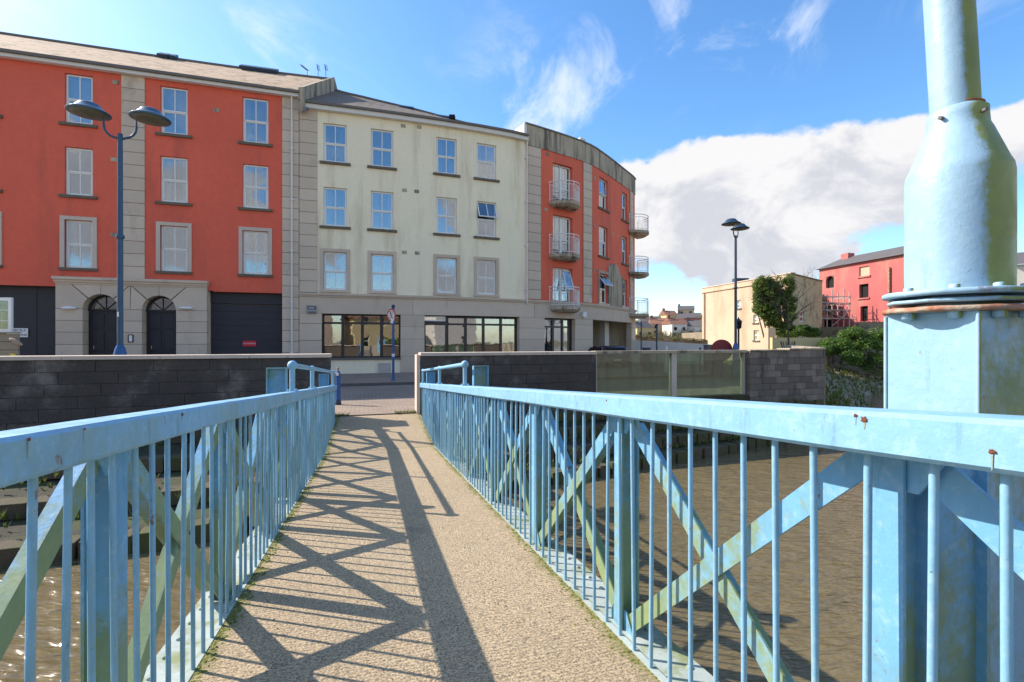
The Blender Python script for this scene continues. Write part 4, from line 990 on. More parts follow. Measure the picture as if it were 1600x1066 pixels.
# rust blooms and their run-off streaks on the rails
for sd, t, h, sz in ((1, .81, -.112, .011), (1, .83, -.104, .006), (1, 2.03, -.118, .007), (0, 2.06, -.112, .010), (0, 1.22, -.105, .007), (0, 1.42, -.104, .005), (0, 2.30, -.183, .006), (1, .58, -.150, .007), (0, 3.4, -.108, .007), (1, 3.7, -.112, .006)):
    pin = -.6665 if sd == 0 else 1.0545; sg = 1 if sd == 0 else -1; n = 17; mb = MB(); sz *= .7
    pts = [(sz * q_ * math.cos(k * 2 * math.pi / n) * 1.2, sz * q_ * math.sin(k * 2 * math.pi / n)) for k in range(n) for q_ in (random.uniform(.6, 1.2),)]
    mb.add([BR(pin + sg * .0008, t + a, h + b_) for a, b_ in pts] + [BR(pin + sg * .0022, t + a * .7, h + b_ * .7) for a, b_ in pts], [(k, (k + 1) % n, n + (k + 1) % n, n + k) for k in range(n)] + [tuple(range(n, 2 * n))]); ro_ = mk('rust_bloom', mb, FB, I4, 'rust')
    ln = random.uniform(.02, .05); mb = MB().add([BR(pin + sg * .0005, t - sz * .4, h), BR(pin + sg * .0005, t + sz * .4, h), BR(pin + sg * .0005, t + sz * .15, max(-.185, h - ln)), BR(pin + sg * .0005, t - sz * .2, max(-.185, h - ln * .8))], [(0, 1, 2, 3)]); mk('rust_streak', mb, ro_, I4, 'ruststreak')
# moss along the edges and in the joint
mb = MB()
for i in range(4200):
    sd = random.random() < .62; t = random.uniform(.6, 11.4); dens = mnoise.noise(Vector((t * 1.7, sd * 7, 2)))
    if dens < -.12 and random.random() < .8: continue
    wdt = abs(random.gauss(0, .028 + .05 * max(0, dens))) ; p = (-.70 + wdt) if sd else (1.085 - wdt * .7)
    if random.random() < .03: t = 8.59 + random.uniform(-.012, .012); p = random.uniform(-.7, 1.08)
    hd = -1.2 if t < 8.6 else -1.2 + (t - 8.6) / 3.15 * (-1.66 + .0775 * 11.75 + 1.2)
    r_ = random.uniform(.004, .014); c = BR(p, t, hd)
    k = 5; base = [c + Vector((r_ * math.cos(2 * math.pi * j / k + i), r_ * math.sin(2 * math.pi * j / k + i), -.001)) for j in range(k)]
    mb.add(base + [c + Vector((0, 0, r_ * random.uniform(.35, .9)))], [(j, (j + 1) % k, k) for j in range(k)], True)
mo = mk('moss', mb, FB, I4, 'moss'); mo['kind'] = 'stuff'
mb = MB()
for i in range(500):
    p = random.uniform(-.66, 1.04); t = random.uniform(.8, 8.4); c = BR(p, t, -1.2); r_ = random.uniform(.0015, .004)
    mb.box(-r_, r_, -r_, r_, 0, r_, T3(c) @ RZ(random.random() * 3))
g_ = mk('grit', mb, FB, I4, 'rubble'); g_['kind'] = 'stuff'
mb = MB(); rf_ = BR(.02, 6.45, -1.1985); mb.add([rf_ + Vector(v) for v in ((-.03, -.012, 0), (.0, -.02, .004), (.03, .012, .006), (0, .018, .002))], [(0, 1, 2, 3)]); mk('feather', mb, FB, I4, 'signw')

# mast beside the right rail
t_ = lambda x, y: BR(x, y, 0)
MC = Vector((1.41, 1.53, 0))
mast = mk('mast', MB().tube([MC + Vector((0, 0, .60)), MC + Vector((-.02, .0, .95)), MC + Vector((-.085, .01, 2.2)), MC + Vector((-.16, .02, 4.6))], [.0618, .0618, .0600, .056], 40), FB, I4, 'blue_mast')
sh = MB().lathe([(.1305, .155), (.1315, .2), (.1315, .44), (.1310, .515), (.128, .535), (.120, .553), (.084, .655), (.0765, .672), (.0745, .700), (.0745, .722), (.062, .732)], MC, 48)
mk('mast_shoulder', sh, mast, I4, 'blue_mast')
mk('sealant_ring', MB().lathe([(.0625, .7325), (.0650, .735), (.0650, .738), (.0625, .7395)], MC, 40), mast, I4, 'rusty')
for a in (200, 275): 
    c = MC + Vector((.0765 * math.cos(R(a)), .0765 * math.sin(R(a)), .693)); mk('bolt', MB().tube([c, c + Vector((.012 * math.cos(R(a)), .012 * math.sin(R(a)), 0))], .006, 8), mast, I4, 'gutter')
RD = .190
def rough_disc(z0, z1, r, amp, n=72, mat='blue_mast', name='flange_plate'):
    prof = [(r - .006, z0), (r, z0 + .003), (r, z1 - .003), (r - .005, z1)]
    mb = MB(); mb.lathe(prof, MC, n); vs = []
    for v in mb.v:
        d = Vector(v) - MC; rr = Vector((d.x, d.y, 0)).length; 
        if rr > .1: k = 1 + amp * mnoise.noise(Vector((d.x * 30, d.y * 30, 0))) / rr; v = (MC.x + d.x * k, MC.y + d.y * k, v[2] + amp * .8 * mnoise.noise(Vector((d.x * 18, d.y * 18, 5))))
        vs.append(tuple(v))
    mb.v = vs; return mk(name, mb, mast, I4, mat)
rough_disc(.138, .155, RD, .002)
rough_disc(.116, .128, RD * .93, .003, mat='blue_mast')
rough_disc(.088, .104, RD, .004, mat='rusty')
mk('flange_core', MB().lathe([(.10, .085), (.10, .15)], MC, 24), mast, I4, 'blue_mast')
for a in (225, 262, 180, 300):
    c = MC + Vector((.155 * math.cos(R(a)), .155 * math.sin(R(a)), 0))
    mk('bolt', MB().lathe([(.014, .155), (.014, .166), (.009, .168)], c, 6), mast, I4, 'blue_mast'); mk('bolt', MB().lathe([(.010, .066), (.018, .07), (.018, .0875)], c, 8), mast, I4, 'blue_mast')
# pedestal: a square post under the flange, running down beside the truss
PX = lambda p, t, h: BR(p, t, 0) + Vector((0, 0, h + .0775 * t))
pc, tc_ = None, None
# centre of the mast in bridge coordinates
pcm = .9594 * MC.x + .282 * MC.y; tcm = -.282 * MC.x + .9594 * MC.y
hw = .128
mb = MB().box(pcm - hw, pcm + hw, tcm - hw, tcm + hw, -4.3, .0868, PX); pd = mk('pedestal', mb, mast, I4, 'blue_ped')
for a, b_ in ((-1, -1), (1, -1), (-1, 1)):
    mk('corner_bead', MB().tube([PX(pcm + a * hw, tcm + b_ * hw, -4.2), PX(pcm + a * hw, tcm + b_ * hw, .08)], .006, 6), pd, I4, 'blue_mast')
mb = MB().box(1.27, pcm - hw - .002, tcm - .05, tcm + .05, -1.5, -1.3, PX); mk('outrigger', mb, pd, I4, 'blue')
mk('shade_plate', MB().box(1.20, 1.545, .885, .897, -1.75, -.215, BR), pd, I4, 'blue'); mk('shade_plate_edge', MB().box(1.545, 1.556, .86, .92, -1.75, -.215, BR), pd, I4, 'blue')  # added plate: unlit face gives the dark strip, its edge the light line
mb = MB().box(pcm + hw, pcm + hw + .30, tcm - .03, tcm + .03, -4.2, .06, PX); mb.box(pcm + hw + .3, pcm + hw + .33, tcm - .12, tcm + .12, -4.2, .06, PX); mk('rear_fin', mb, pd, I4, 'blue')

# ------------------------------------------------------------------ street furniture
def lamp(x, y, rz, label):
    t = thing('street_lamp', (x, y, ZS), label, 'street lamp', 'twin headed blue street lamps', rz)
    M = T3(x, y, 0) @ RZ(rz)
    mk('base', MB().lathe([(.17, ZS), (.17, ZS + .12), (.13, ZS + .16), (.125, -.30), (.10, -.18), (.075, -.12), (.065, -.09)], (0, 0, 0), 16), t, M, 'royal')
    pb_ = MB().tube([(0, 0, -.12), (0, 0, 2.0), (0, 0, 4.72)], [.060, .058, .050], 14); pb_.lathe([(.075, 2.33), (.085, 2.36), (.085, 2.39), (.075, 2.42)], (0, 0, 0), 14); mk('pole', pb_, t, M, 'lampblue' if y < 15 else 'navy')
    for s in (-1, 1):
        pts = [(s * .03, 0, 4.60)] + [(s * (.06 + .26 * math.sin(R(a))), 0, 4.62 + .26 * (1 - math.cos(R(a)))) for a in (10, 30, 50, 70, 90)] + [(s * .32, 0, 5.14)]
        a_ = mk('arm', MB().tube(pts, .026, 10), t, M, 'lampblue' if y < 15 else 'navy')
        c = (s * .60, 0, 5.10)
        mk('lamp_head', MB().lathe([(.34, .0), (.40, .015), (.405, .03), (.37, .055), (.27, .12), (.255, .15), (.22, .165), (.205, .21), (.16, .235), (.05, .245), (.001, .246)], c, 28), a_, M, 'lamp_hood' if y < 15 else 'navy')
        mk('lamp_glass', MB().lathe([(.335, .002), (.325, -.012), (.24, -.03), (.16, -.035), (.13, -.05), (.04, -.06)], c, 24), a_, M, 'lamp_under')
    return t
lamp(-8.92, 11.0, R(14), 'twin headed blue street lamp rising behind the left quay wall before the red flats')
t = lamp((1149.5 - 800) / F * 21.6, 21.6, R(48), 'twin headed blue street lamp by the maroon disc, right of the curved flats')
stk = mk('sticker', MB().box(-.02, .02, -.068, -.062, .55, .66), [o for o in COL.objects if o.name == 'pole'][0], T3(-8.92, 11.0, 0), 'signw')
# sign post in front of the cream flats
x, y = (614.5 - 800) / F * 19.0, 19.0
t = thing('sign_post', (x, y, ZS), 'blue post with a peeling round red and white sign before the shop window', 'sign post')
mk('base', MB().lathe([(.10, ZS), (.10, ZS + .14), (.06, ZS + .17)], (x, y, 0), 12), t, I4, 'royal')
mk('pole', MB().tube([(x, y, ZS + .1), (x, y, 1.33)], .05, 12), t, I4, 'royal')
mk('collar', MB().lathe([(.055, -.62), (.058, -.6), (.058, -.52), (.055, -.50)], (x, y, 0), 12), t, I4, 'signw')
mk('cap', MB().ball((x, y, 1.36), .075, 8), t, I4, 'navy')
dsc = MB().lathe([(.235, 0), (.24, .006), (.235, .012)], (0, 0, 0), 28); Msg = T3(x - .06, y - .07, 1.02) @ RZ(R(-12)) @ Matrix.Rotation(R(90), 4, 'X') @ Matrix.Diagonal((.78, 1.05, 1, 1))
sd_ = mk('sign_disc', dsc, t, Msg, 'redsign'); MT['faded'] = surf('peeling_white_sticker', (.75, .66, .58), .2, 14, .7, 0, 0, .006, (.12, .08, .06), (.56, .62), 16)
mk('sign_face', MB().lathe([(.185, .0125), (.185, .017)], (0, 0, 0), 24), sd_, Msg, 'faded')
mk('sign_bar', MB().box(-.02, .02, -.17, .17, .018, .022), sd_, Msg @ RZ(R(28)), 'ink')
mk('torn_sticker', MB().add([(-.05, -.30, .02), (.10, -.32, .02), (.17, -.14, .02), (.12, .02, .02), (.03, -.08, .02)], [(0, 1, 2, 3, 4)]), sd_, Msg, 'signw')
def bollard(x, y, label, sc=1.0):
    t = thing('bollard', (x, y, ZS), label, 'bollard', 'blue bollards')
    mk('body', MB().lathe([(.062, ZS + .12), (.060, ZS + .16), (.060, ZS + .72), (.055, ZS + .77), (.062, ZS + .78), (.062, ZS + .80), (.052, ZS + .84), (.02, ZS + .90)], (x, y, 0), 20), t, I4, 'royal')
    mk('foot', MB().lathe([(.082, ZS), (.085, ZS + .02), (.08, ZS + .06), (.066, ZS + .11), (.063, ZS + .13)], (x, y, 0), 20), t, I4, 'navy')
    mk('finial', MB().ball((x, y, ZS + .95), .034, 8).tube([(x, y, ZS + .88), (x, y, ZS + .94)], .015, 8), t, I4, 'rusty')
    mk('sticker', MB().box(-.035, .035, -.066, -.058, ZS + .76, ZS + .84, T3(x, y, 0)), t, I4, 'signw')
bollard((528.3 - 800) / F * 12.6, 12.6, 'blue bollard with a round white badge at the end of the left bridge rail')
# far right of the terrace: bins, posts and the white ramp wall
def hwall(name, pts, zt0, zt1, zb, th, mat, label, cat, kind=None):
    t = thing(name, (*pts[0], zb), label, cat); mb = MB(); n = len(pts) - 1
    for i in range(n):
        (xa, ya), (xb, yb) = pts[i], pts[i + 1]; d = Vector((xb - xa, yb - ya, 0)).normalized(); q = Vector((-d.y, d.x, 0)) * th; u0, u1 = i / n, (i + 1) / n; za, zb_ = zt0 + (zt1 - zt0) * u0, zt0 + (zt1 - zt0) * u1
        mb.hexa([(xa, ya, zb), (xb, yb, zb), (xb + q.x, yb + q.y, zb), (xa + q.x, ya + q.y, zb), (xa, ya, za), (xb, yb, zb_), (xb + q.x, yb + q.y, zb_), (xa + q.x, ya + q.y, za)])
    mk('wall_body', mb, t, I4, mat); return t
hwall('ramp_wall', [(8.6, 34.5), (11.3, 33), (13.6, 32)], .06, -.26, -1.7, .3, 'concwhite', 'whitewashed wall dropping towards the peach building, beyond the curved flats', 'wall')
hwall('garden_wall', [(9.6, 39.5), (15.2, 37.5)], .42, -.02, -1.7, .5, 'rubble', 'brown rubble garden wall behind the whitewashed wall', 'wall')
# scrub along the top of the garden wall
def leaves(name, n, fn, size, mat, parent=None):
    mb = MB()
    for i in range(n):
        c, nr = fn(); a = random.random() * 6.28; s = size * random.uniform(.6, 1.4)
        u = Vector((math.cos(a), math.sin(a), random.uniform(-.6, .6))).normalized(); v = u.cross(nr + Vector((random.gauss(0, .35), random.gauss(0, .35), random.gauss(0, .35)))).normalized()
        w_ = s * .42; k = (u.cross(v)) * s * .12
        mb.add([c - u * s * .5, c + v * w_ * .5 + k, c + u * s * .5, c - v * w_ * .5 + k], [(0, 1, 2), (0, 2, 3)])
    o = mk(name, mb, parent, I4, mat); return o
def lump(cs, noise_s=1.3, amp=.25, fill=.78, cull=-.28):
    """random point near the surface of a union of ellipsoids with ragged outline"""
    def f():
        while True:
            c, r = random.choice(cs); d = Vector((random.gauss(0, 1), random.gauss(0, 1), random.gauss(0, 1))).normalized()
            k = random.uniform(fill, 1.0) + amp * mnoise.noise(Vector(c) + d * noise_s * 2) ; p = Vector((c[0] + d.x * r[0] * k, c[1] + d.y * r[1] * k, c[2] + d.z * r[2] * k))
            if mnoise.noise(p * 1.9) < cull: continue
            return p, Vector((d.x, d.y, d.z + .5)).normalized()
    return f
sc = thing('scrub', (12, 38.4, .2), 'low brown scrub growing along the top of the rubble garden wall', 'bush')
leaves('foliage', 2200, lump([((10.2 + i * .75, 39.5 - i * .28, .38 - i * .06), (.6, .35, .16)) for i in range(7)]), .12, 'dryleaf', sc)
# utility cabinet, maroon disc, lantern, posts
def cabinet(px0, px1, py0, Y, label, mat='utility', name='cabinet', cat='cabinet'):
    x0, x1 = (px0 - 800) / F * Y, (px1 - 800) / F * Y; zt = (533 - py0) / F * Y; t = thing(name, ((x0 + x1) / 2, Y, ZS), label, cat)
    b_ = mk('body', MB().box(x0, x1, Y, Y + .5, ZS, zt - .04), t, I4, mat); mk('lid', MB().box(x0 - .03, x1 + .03, Y - .03, Y + .53, zt - .038, zt), t, I4, mat)
    for k in (0, 1): mk('door', MB().box(x0 + .03 + k * (x1 - x0) / 2, x0 + (k + 1) * (x1 - x0) / 2 - .03, Y - .02, Y - .001, ZS + .12, zt - .1), t, I4, mat)
    return t
cabinet(1105.5, 1130.5, 539, 24.5, 'grey utility cabinet standing left of the maroon disc')
cabinet(1008, 1016.5, 543.5, 24, 'small dark blue litter bin by the whitewashed wall', 'navy', 'litter_bin', 'bin')
x, y = (1149 - 800) / F * 20.6, 21.2; t = thing('life_ring_board', (x, y, ZS), 'maroon round life ring board standing at the foot of the right lamp', 'life ring')
Md = T3(x + .0, y + .75, -.42) @ Matrix.Rotation(R(90), 4, 'X'); ring = MB().lathe([(.47, -.05), (.49, -.03), (.49, .03), (.47, .05)], (0, 0, 0), 36); mk('disc', ring, t, Md, 'maroon'); mk('support', MB().box(-.05, .05, .78, .85, ZS, -.5, T3(x, y, 0)), t, I4, 'royal')
mk('front_plate', MB().box(-.16, .16, -.05, .05, .06, .075), t, Md, 'royal')
def post(px, pyt, Y, r_, mat, label, cat='post', name='post', extra=None):
    x = (px - 800) / F * Y; zt = (533 - pyt) / F * Y; t = thing(name, (x, Y, ZS), label, cat)
    mk('shaft', MB().tube([(x, Y, ZS), (x, Y, zt)], r_, 8), t, I4, mat); mk('foot', MB().lathe([(r_ * 1.8, ZS), (r_ * 1.8, ZS + .5), (r_, ZS + .6)], (x, Y, 0), 8), t, I4, mat)
    if extra: extra(t, x, Y, zt)
    return t
post(1026.2, 508, 25.5, .045, 'navy', 'tall thin dark blue post before the whitewashed wall', extra=lambda t, x, Y, z: mk('cap', MB().ball((x, Y, z), .07, 6), t, I4, 'navy'))
post(1041.5, 541, 24, .05, 'signw', 'short white and blue marker post right of the tall blue post', 'marker post', 'marker_post', lambda t, x, Y, z: mk('band', MB().tube([(x, Y, z - .2), (x, Y, z - .35)], .054, 8), t, I4, 'royal'))
post(1094, 544.5, 24, .03, 'ink', 'small black stub post before the pale end of the whitewashed wall', 'post', 'stub_post', lambda t, x, Y, z: mk('cap', MB().ball((x, Y, z), .05, 6), t, I4, 'ink'))
post(1002, 503, 30, .04, 'navy', 'grey pole rising below the corner balconies', 'pole', 'pole')
def lantern(t, x, Y, z):
    mk('lantern', MB().lathe([(.10, z), (.17, z + .06), (.20, z + .42), (.24, z + .45), (.06, z + .62), (.03, z + .72)], (x, Y, 0), 8), t, I4, 'ink')
post(1154, 514, 30, .06, 'bark', 'old black lantern on a brown column behind the right lamp', 'lantern', 'lantern_post', lantern)
# parked cars under the arcade
def car(name, x, y, rz, mat, label, L_=4.0, W_=1.68, H=1.4, plate='yellow'):
    t = thing(name, (x, y, ZS), label, 'car', None, rz); M = T3(x, y, ZS) @ RZ(rz)
    # side profile (y along length, z up), rear at -y
    prof = [(-L_ / 2, .32), (-L_ / 2 - .02, .55), (-L_ / 2 + .05, .86), (-L_ / 2 + .18, .95), (-L_ / 2 + .42, H - .06), (-L_ / 2 + .75, H), (-.05 * L_, H), (.14 * L_, H - .14), (.26 * L_, .92), (L_ / 2 - .15, .78), (L_ / 2, .6), (L_ / 2, .3)]
    mb = MB(); secs = [(-1, .94), (-.93, 1), (.93, 1), (1, .94)]
    for sx, k in secs:
        for (yy, z) in prof:
            tuck = 1 if z < .95 else 1 - .20 * (z - .95) / (H - .95)
            mb.v.append((sx * W_ / 2 * tuck, yy * (1 if abs(sx) < .95 else .985), z if abs(sx) < .95 else .32 + (z - .32) * .97))
    n = len(prof)
    for i in range(3):
        for j in range(n - 1): mb.f.append((i * n + j, (i + 1) * n + j, (i + 1) * n + j + 1, i * n + j + 1)); mb.sm.append(True)
        mb.f.append((i * n + n - 1, (i + 1) * n + n - 1, (i + 1) * n, i * n)); mb.sm.append(False)
    mb.f += [tuple(range(n)), tuple(range(3 * n, 4 * n))[::-1]]; mb.sm += [False, False]
    b_ = mk('body', mb, t, M, mat)
    rw = MB(); w1, w2 = W_ * .40, W_ * .34; y1, y2 = -L_ / 2 + .175, -L_ / 2 + .40
    rw.add([(-w1, y1 - .01, .97), (w1, y1 - .01, .97), (w2, y2 - .02, H - .10), (-w2, y2 - .02, H - .10)], [(0, 1, 2, 3)]); mk('rear_window', rw, t, M, 'dark')
    for s in (-1, 1):
        mk('side_window', MB().add([(s * W_ * .485, -.33 * L_, .96), (s * W_ * .485, .22 * L_, .94), (s * W_ * .418, .10 * L_, H - .09), (s * W_ * .415, -.28 * L_, H - .07)], [(0, 1, 2, 3)]), t, M, 'dark')
        mk('tail_light', MB().box(s * W_ * .44 - .07, s * W_ * .44 + .07, -L_ / 2 - .015, -L_ / 2 + .1, .62, .84), t, M, 'redsign')
        for yy in (-.31 * L_, .31 * L_):
            wh = mk('wheel', MB().tube([(s * W_ / 2 - s * .20, yy, .3), (s * W_ / 2 + s * .01, yy, .3)], .3, 18), t, M, 'tyre'); mk('rim', MB().tube([(s * W_ / 2, yy, .3), (s * W_ / 2 + s * .018, yy, .3)], .18, 12), wh, M, 'steel')
    mk('number_plate', MB().box(-.26, .26, -L_ / 2 - .05, -L_ / 2 - .022, .52, .63), t, M, plate); mk('bumper', MB().box(-W_ * .46, W_ * .46, -L_ / 2 - .07, -L_ / 2 + .05, .32, .50), t, M, mat)
    return t
car('parked_car', (957 - 800) / F * 27.6, 27.6 + 2, R(8), 'carblue', 'dark blue car with a yellow rear plate parked at the arcade', H=1.37)
car('parked_car', (926 - 800) / F * 28.5, 30.6, R(14), 'carred', 'dark red car half hidden behind the wall beside the dark blue car', H=1.34)
# works truck at the left edge
t = thing('flatbed_truck', (-14.9, 13.4, ZS), 'white works truck with grey slatted side at the left edge of the street', 'truck')
x1 = (17.5 - 800) / F * 13.4; y0_ = 13.4; zt = (533 - 465) / F * 13.4
TK = lambda x, y, z: (x - 1.06 * (y - y0_), y, z)
mb = MB(); mb.box(x1 - 1.9, x1, y0_, y0_ + .06, zt - .09, zt); mb.box(x1 - .09, x1, y0_, y0_ + .06, .24, zt - .091); mb.box(x1 - 1.9, x1 - .091, y0_, y0_ + .06, .24, .33); mb.box(x1 - 1.9, x1, y0_ + .07, y0_ + 1.7, zt - .03, zt, TK); mb.box(x1 - .05, x1, y0_ + .061, y0_ + 1.7, .24, zt - .031, TK)
cb_ = mk('cab', mb, t, I4, 'vanwhite'); mk('window', MB().box(x1 - 1.9, x1 - .10, y0_ + .02, y0_ + .026, .33, zt - .09), t, I4, 'panelglass')
for z in (.55, .85): mk('window_bar', MB().box(x1 - 1.9, x1 - .1, y0_ + .0, y0_ + .019, z, z + .02), cb_, I4, 'vanwhite')
x2 = (28 - 800) / F * 12.9
for k in range(4): mk('side_board', MB().box(x2 - 3.2, x2 - .03 * k * 0, 12.9, 12.95, .21 - .22 * (k + 1), .21 - .22 * k - .015), t, I4, 'wood')
mk('side_cap', MB().box(x2 - 3.2, x2 + .02, 12.87, 12.97, .205, .24), t, I4, 'wood'); mk('chassis', MB().box(x2 - 3.2, x2 - .1, 13, 14.6, -1.0, -.68), t, I4, 'black')
mk('marker_label', MB().box(x2 - .20, x2 - .06, 12.885, 12.899, -.42, -.34), t, I4, 'yellow')
tb = MB(); bb = MB().ball((0, 0, 0), 1, 10); Mq = T3(x2 + .05, 12.8, -.02) @ Matrix.Rotation(R(28), 4, 'Y') @ Matrix.Diagonal((.20, .06, .055, 1)); tb.add([Mq @ Vector(v) for v in bb.v], bb.f, True); mk('side_lamp', tb, t, I4, 'plank')
for xx in (-.7, -2.4):
    wh = mk('wheel', MB().tube([(x2 + xx, 12.98, -1.26), (x2 + xx, 13.25, -1.26)], .4, 18), t, I4, 'tyre'); mk('rim', MB().tube([(x2 + xx, 12.96, -1.26), (x2 + xx, 12.98, -1.26)], .22, 12), wh, I4, 'steel')

# ------------------------------------------------------------------ houses beyond the river bend
class Flat:
    def __init__(s, A_, B_): s.A = Vector((*A_, 0)); s.d = (Vector((*B_, 0)) - s.A); s.w = s.d.length; s.d.normalize(); s.M = T3(s.A) @ RZ(math.atan2(s.d.y, s.d.x))
    def x(s, px):
        k = (px - 800) / F; return (k * s.A.y - s.A.x) / (s.d.x - k * s.d.y)
    def z(s, px, py): return (533 - py) / F * (s.A + s.d * s.x(px)).y
    def wall(s, z0, z1, holes=(), rv=.25, y=0, z1b=None):
        xs = sorted({0, s.w} | {h[0] for h in holes} | {h[1] for h in holes}); zs = sorted({z0, z1} | {h[2] for h in holes} | {h[3] for h in holes}); mb = MB()
        for a, b_ in zip(xs, xs[1:]):
            for c, d in zip(zs, zs[1:]):
                if any(h[0] <= a + 1e-6 and b_ <= h[1] + 1e-6 and h[2] <= c + 1e-6 and d <= h[3] + 1e-6 for h in holes): continue
                mb.add([(a, y, c), (b_, y, c), (b_, y, d), (a, y, d)], [(0, 1, 2, 3)])
        for a, b_, c, d in holes:
            for (xa, za), (xb, zb) in (((a, c), (b_, c)), ((b_, c), (b_, d)), ((b_, d), (a, d)), ((a, d), (a, c))): mb.add([(xa, y, za), (xb, y, zb), (xb, y + rv, zb), (xa, y + rv, za)], [(0, 1, 2, 3)])
        return mb
    def hole(s, px0, px1, py0, py1):
        m_ = (px0 + px1) / 2; return (s.x(px0), s.x(px1), s.z(m_, py1), s.z(m_, py0))
def owin(parent, fl, h, kind='glazed', mat='white'):
    a, b_, c, d = h
    if kind == 'void': mk('window', MB().box(a, b_, .24, .26, c, d), parent, fl.M, 'dark'); return
    if kind == 'board': mk('blocked_window', MB().box(a, b_, .10, .14, c, d), parent, fl.M, 'beige'); return
    mb = MB(); f = .09; m_ = (c + d) / 2
    for q in ((a, a + f, c, d), (b_ - f, b_, c, d), (a + f, b_ - f, c, c + f), (a + f, b_ - f, d - f, d), (a + f, b_ - f, m_ - .05, m_ + .05)): mb.box(q[0], q[1], .10, .17, q[2], q[3])
    o = mk('window', mb, parent, fl.M, mat)
    for c2, d2 in ((c + f, m_ - .05), (m_ + .05, d - f)): mk('pane', MB().box(a + f, b_ - f, .13, .135, c2, d2), o, fl.M, 'glass')
    mk('room_backing', MB().box(a, b_, .4, .42, c, d), o, fl.M, 'interior')
HB = thing('house', (18.1, 46, -1.7), 'peach rendered building with ivy on its near end, right of the curved flats', 'building')
W1 = Flat((18.1, 46), (20.6, 35.7)); hs = [W1.hole(1150.5, 1157.5, 469, 482), W1.hole(1177, 1184.5, 492, 504.5), W1.hole(1177.5, 1186, 516, 532)]
mk('side_wall', W1.wall(-1.7, 5.0, hs), HB, W1.M, 'beige')
for h in hs: owin(HB, W1, h); mk('sill', MB().box(h[0] - .1, h[1] + .1, -.08, .1, h[2] - .1, h[2]), HB, W1.M, 'sill')
mk('cornice', MB().box(0, W1.w, -.10, .3, 4.55, 4.64), HB, W1.M, 'beige'); mk('coping', MB().box(-.05, W1.w + .05, -.06, .4, 5.001, 5.07), HB, W1.M, 'capstone')
mk('drainpipe', MB().tube([(W1.x(1101.5), -.08, -1.6), (W1.x(1101.5), -.08, 4.5)], .05, 6), HB, W1.M, 'rusty')
W2 = Flat((20.6, 35.7), (25.8, 40.2)); h2 = [W2.hole(1250, 1257, 486, 503)]
mk('gable_wall', W2.wall(-1.7, 4.95, h2), HB, W2.M, 'yellowstone'); [owin(HB, W2, h) for h in h2]
mk('gable_coping', MB().box(0, W2.w, -.08, .3, 4.951, 5.03), HB, W2.M, 'rubble')
mb = MB(); mb.add([W1.M @ Vector((0, 0.02, 4.9)), W1.M @ Vector((W1.w, .02, 4.9)), Vector((25.8, 40.2, 4.9)), Vector((24.5, 48, 4.9))], [(0, 1, 2, 3)]); mb.add([(18.1, 46, -1.7), (24.5, 48, -1.7), (24.5, 48, 4.9), (18.1, 46, 4.9)], [(0, 1, 2, 3)]); mb.add([(24.5, 48, -1.7), (25.8, 40.2, -1.7), (25.8, 40.2, 4.9), (24.5, 48, 4.9)], [(0, 1, 2, 3)]); mk('flat_roof', mb, HB, I4, 'slate')
mk('roof_cowl', MB().box(-.6, .6, -.3, .3, 4.9, 5.5, T3(20.1, 42.5, 0)), HB, I4, 'navy')
# pink house under repair
HP = thing('house', (29.5, 46.4, .8), 'faded pink house with empty window openings and scaffolding beside it', 'building')
W3 = Flat((29.5, 46.4), (31.05, 38.3)); hv = [(W3.hole(1342.5, 1358.5, 416.5, 431.5), 'board'), (W3.hole(1342.5, 1357, 444, 465.5), 'void'), (W3.hole(1344.5, 1356, 478.5, 502), 'void'), (W3.hole(1290.5, 1303, 431.5, 450), 'void')]
mk('front_wall', W3.wall(.2, 6.95, [h for h, _ in hv]), HP, W3.M, 'pink')
for h, k in hv[:3]: owin(HP, W3, h, k); mk('sill', MB().box(h[0] - .12, h[1] + .12, -.1, .1, h[2] - .12, h[2]), HP, W3.M, 'pink')
owin(HP, W3, hv[3][0], 'void')
a, b_, c, d = hv[3][0]; ah = MB(); cx = (a + b_) / 2; rr = (b_ - a) / 2 + .01; 
for sx in (-1, 1):      # spandrels that make the opening round-headed
    arcp = [(cx + sx * rr * math.cos(R(q)), d - rr + rr * math.sin(R(q))) for q in (0, 15, 30, 45, 60, 75, 90)]; cor = (cx + sx * rr, d)
    for p, q in zip(arcp, arcp[1:]): ah.add([(p[0], -.002, p[1]), (q[0], -.002, q[1]), (cor[0], -.002, cor[1]), (p[0], .2, p[1]), (q[0], .2, q[1]), (cor[0], .2, cor[1])], [(0, 1, 2), (2, 1, 0), (0, 1, 4, 3)])
mk('arch_head', ah, HP, W3.M, 'pink')
W4 = Flat((31.05, 38.3), (36.5, 39.6)); mk('end_wall', W4.wall(.2, 6.95), HP, W4.M, 'brick')
gp = MB(); gp.add([W3.M @ Vector((W3.w, .0, 6.95)), W3.M @ Vector((W3.w, 1.3, 7.75)), Vector((36.5, 39.6, 6.95))], [(0, 1, 2)]); mk('gable', gp, HP, I4, 'brick')
rm_ = MB(); f = lambda x, y, z: W3.M @ Vector((x, y, z))
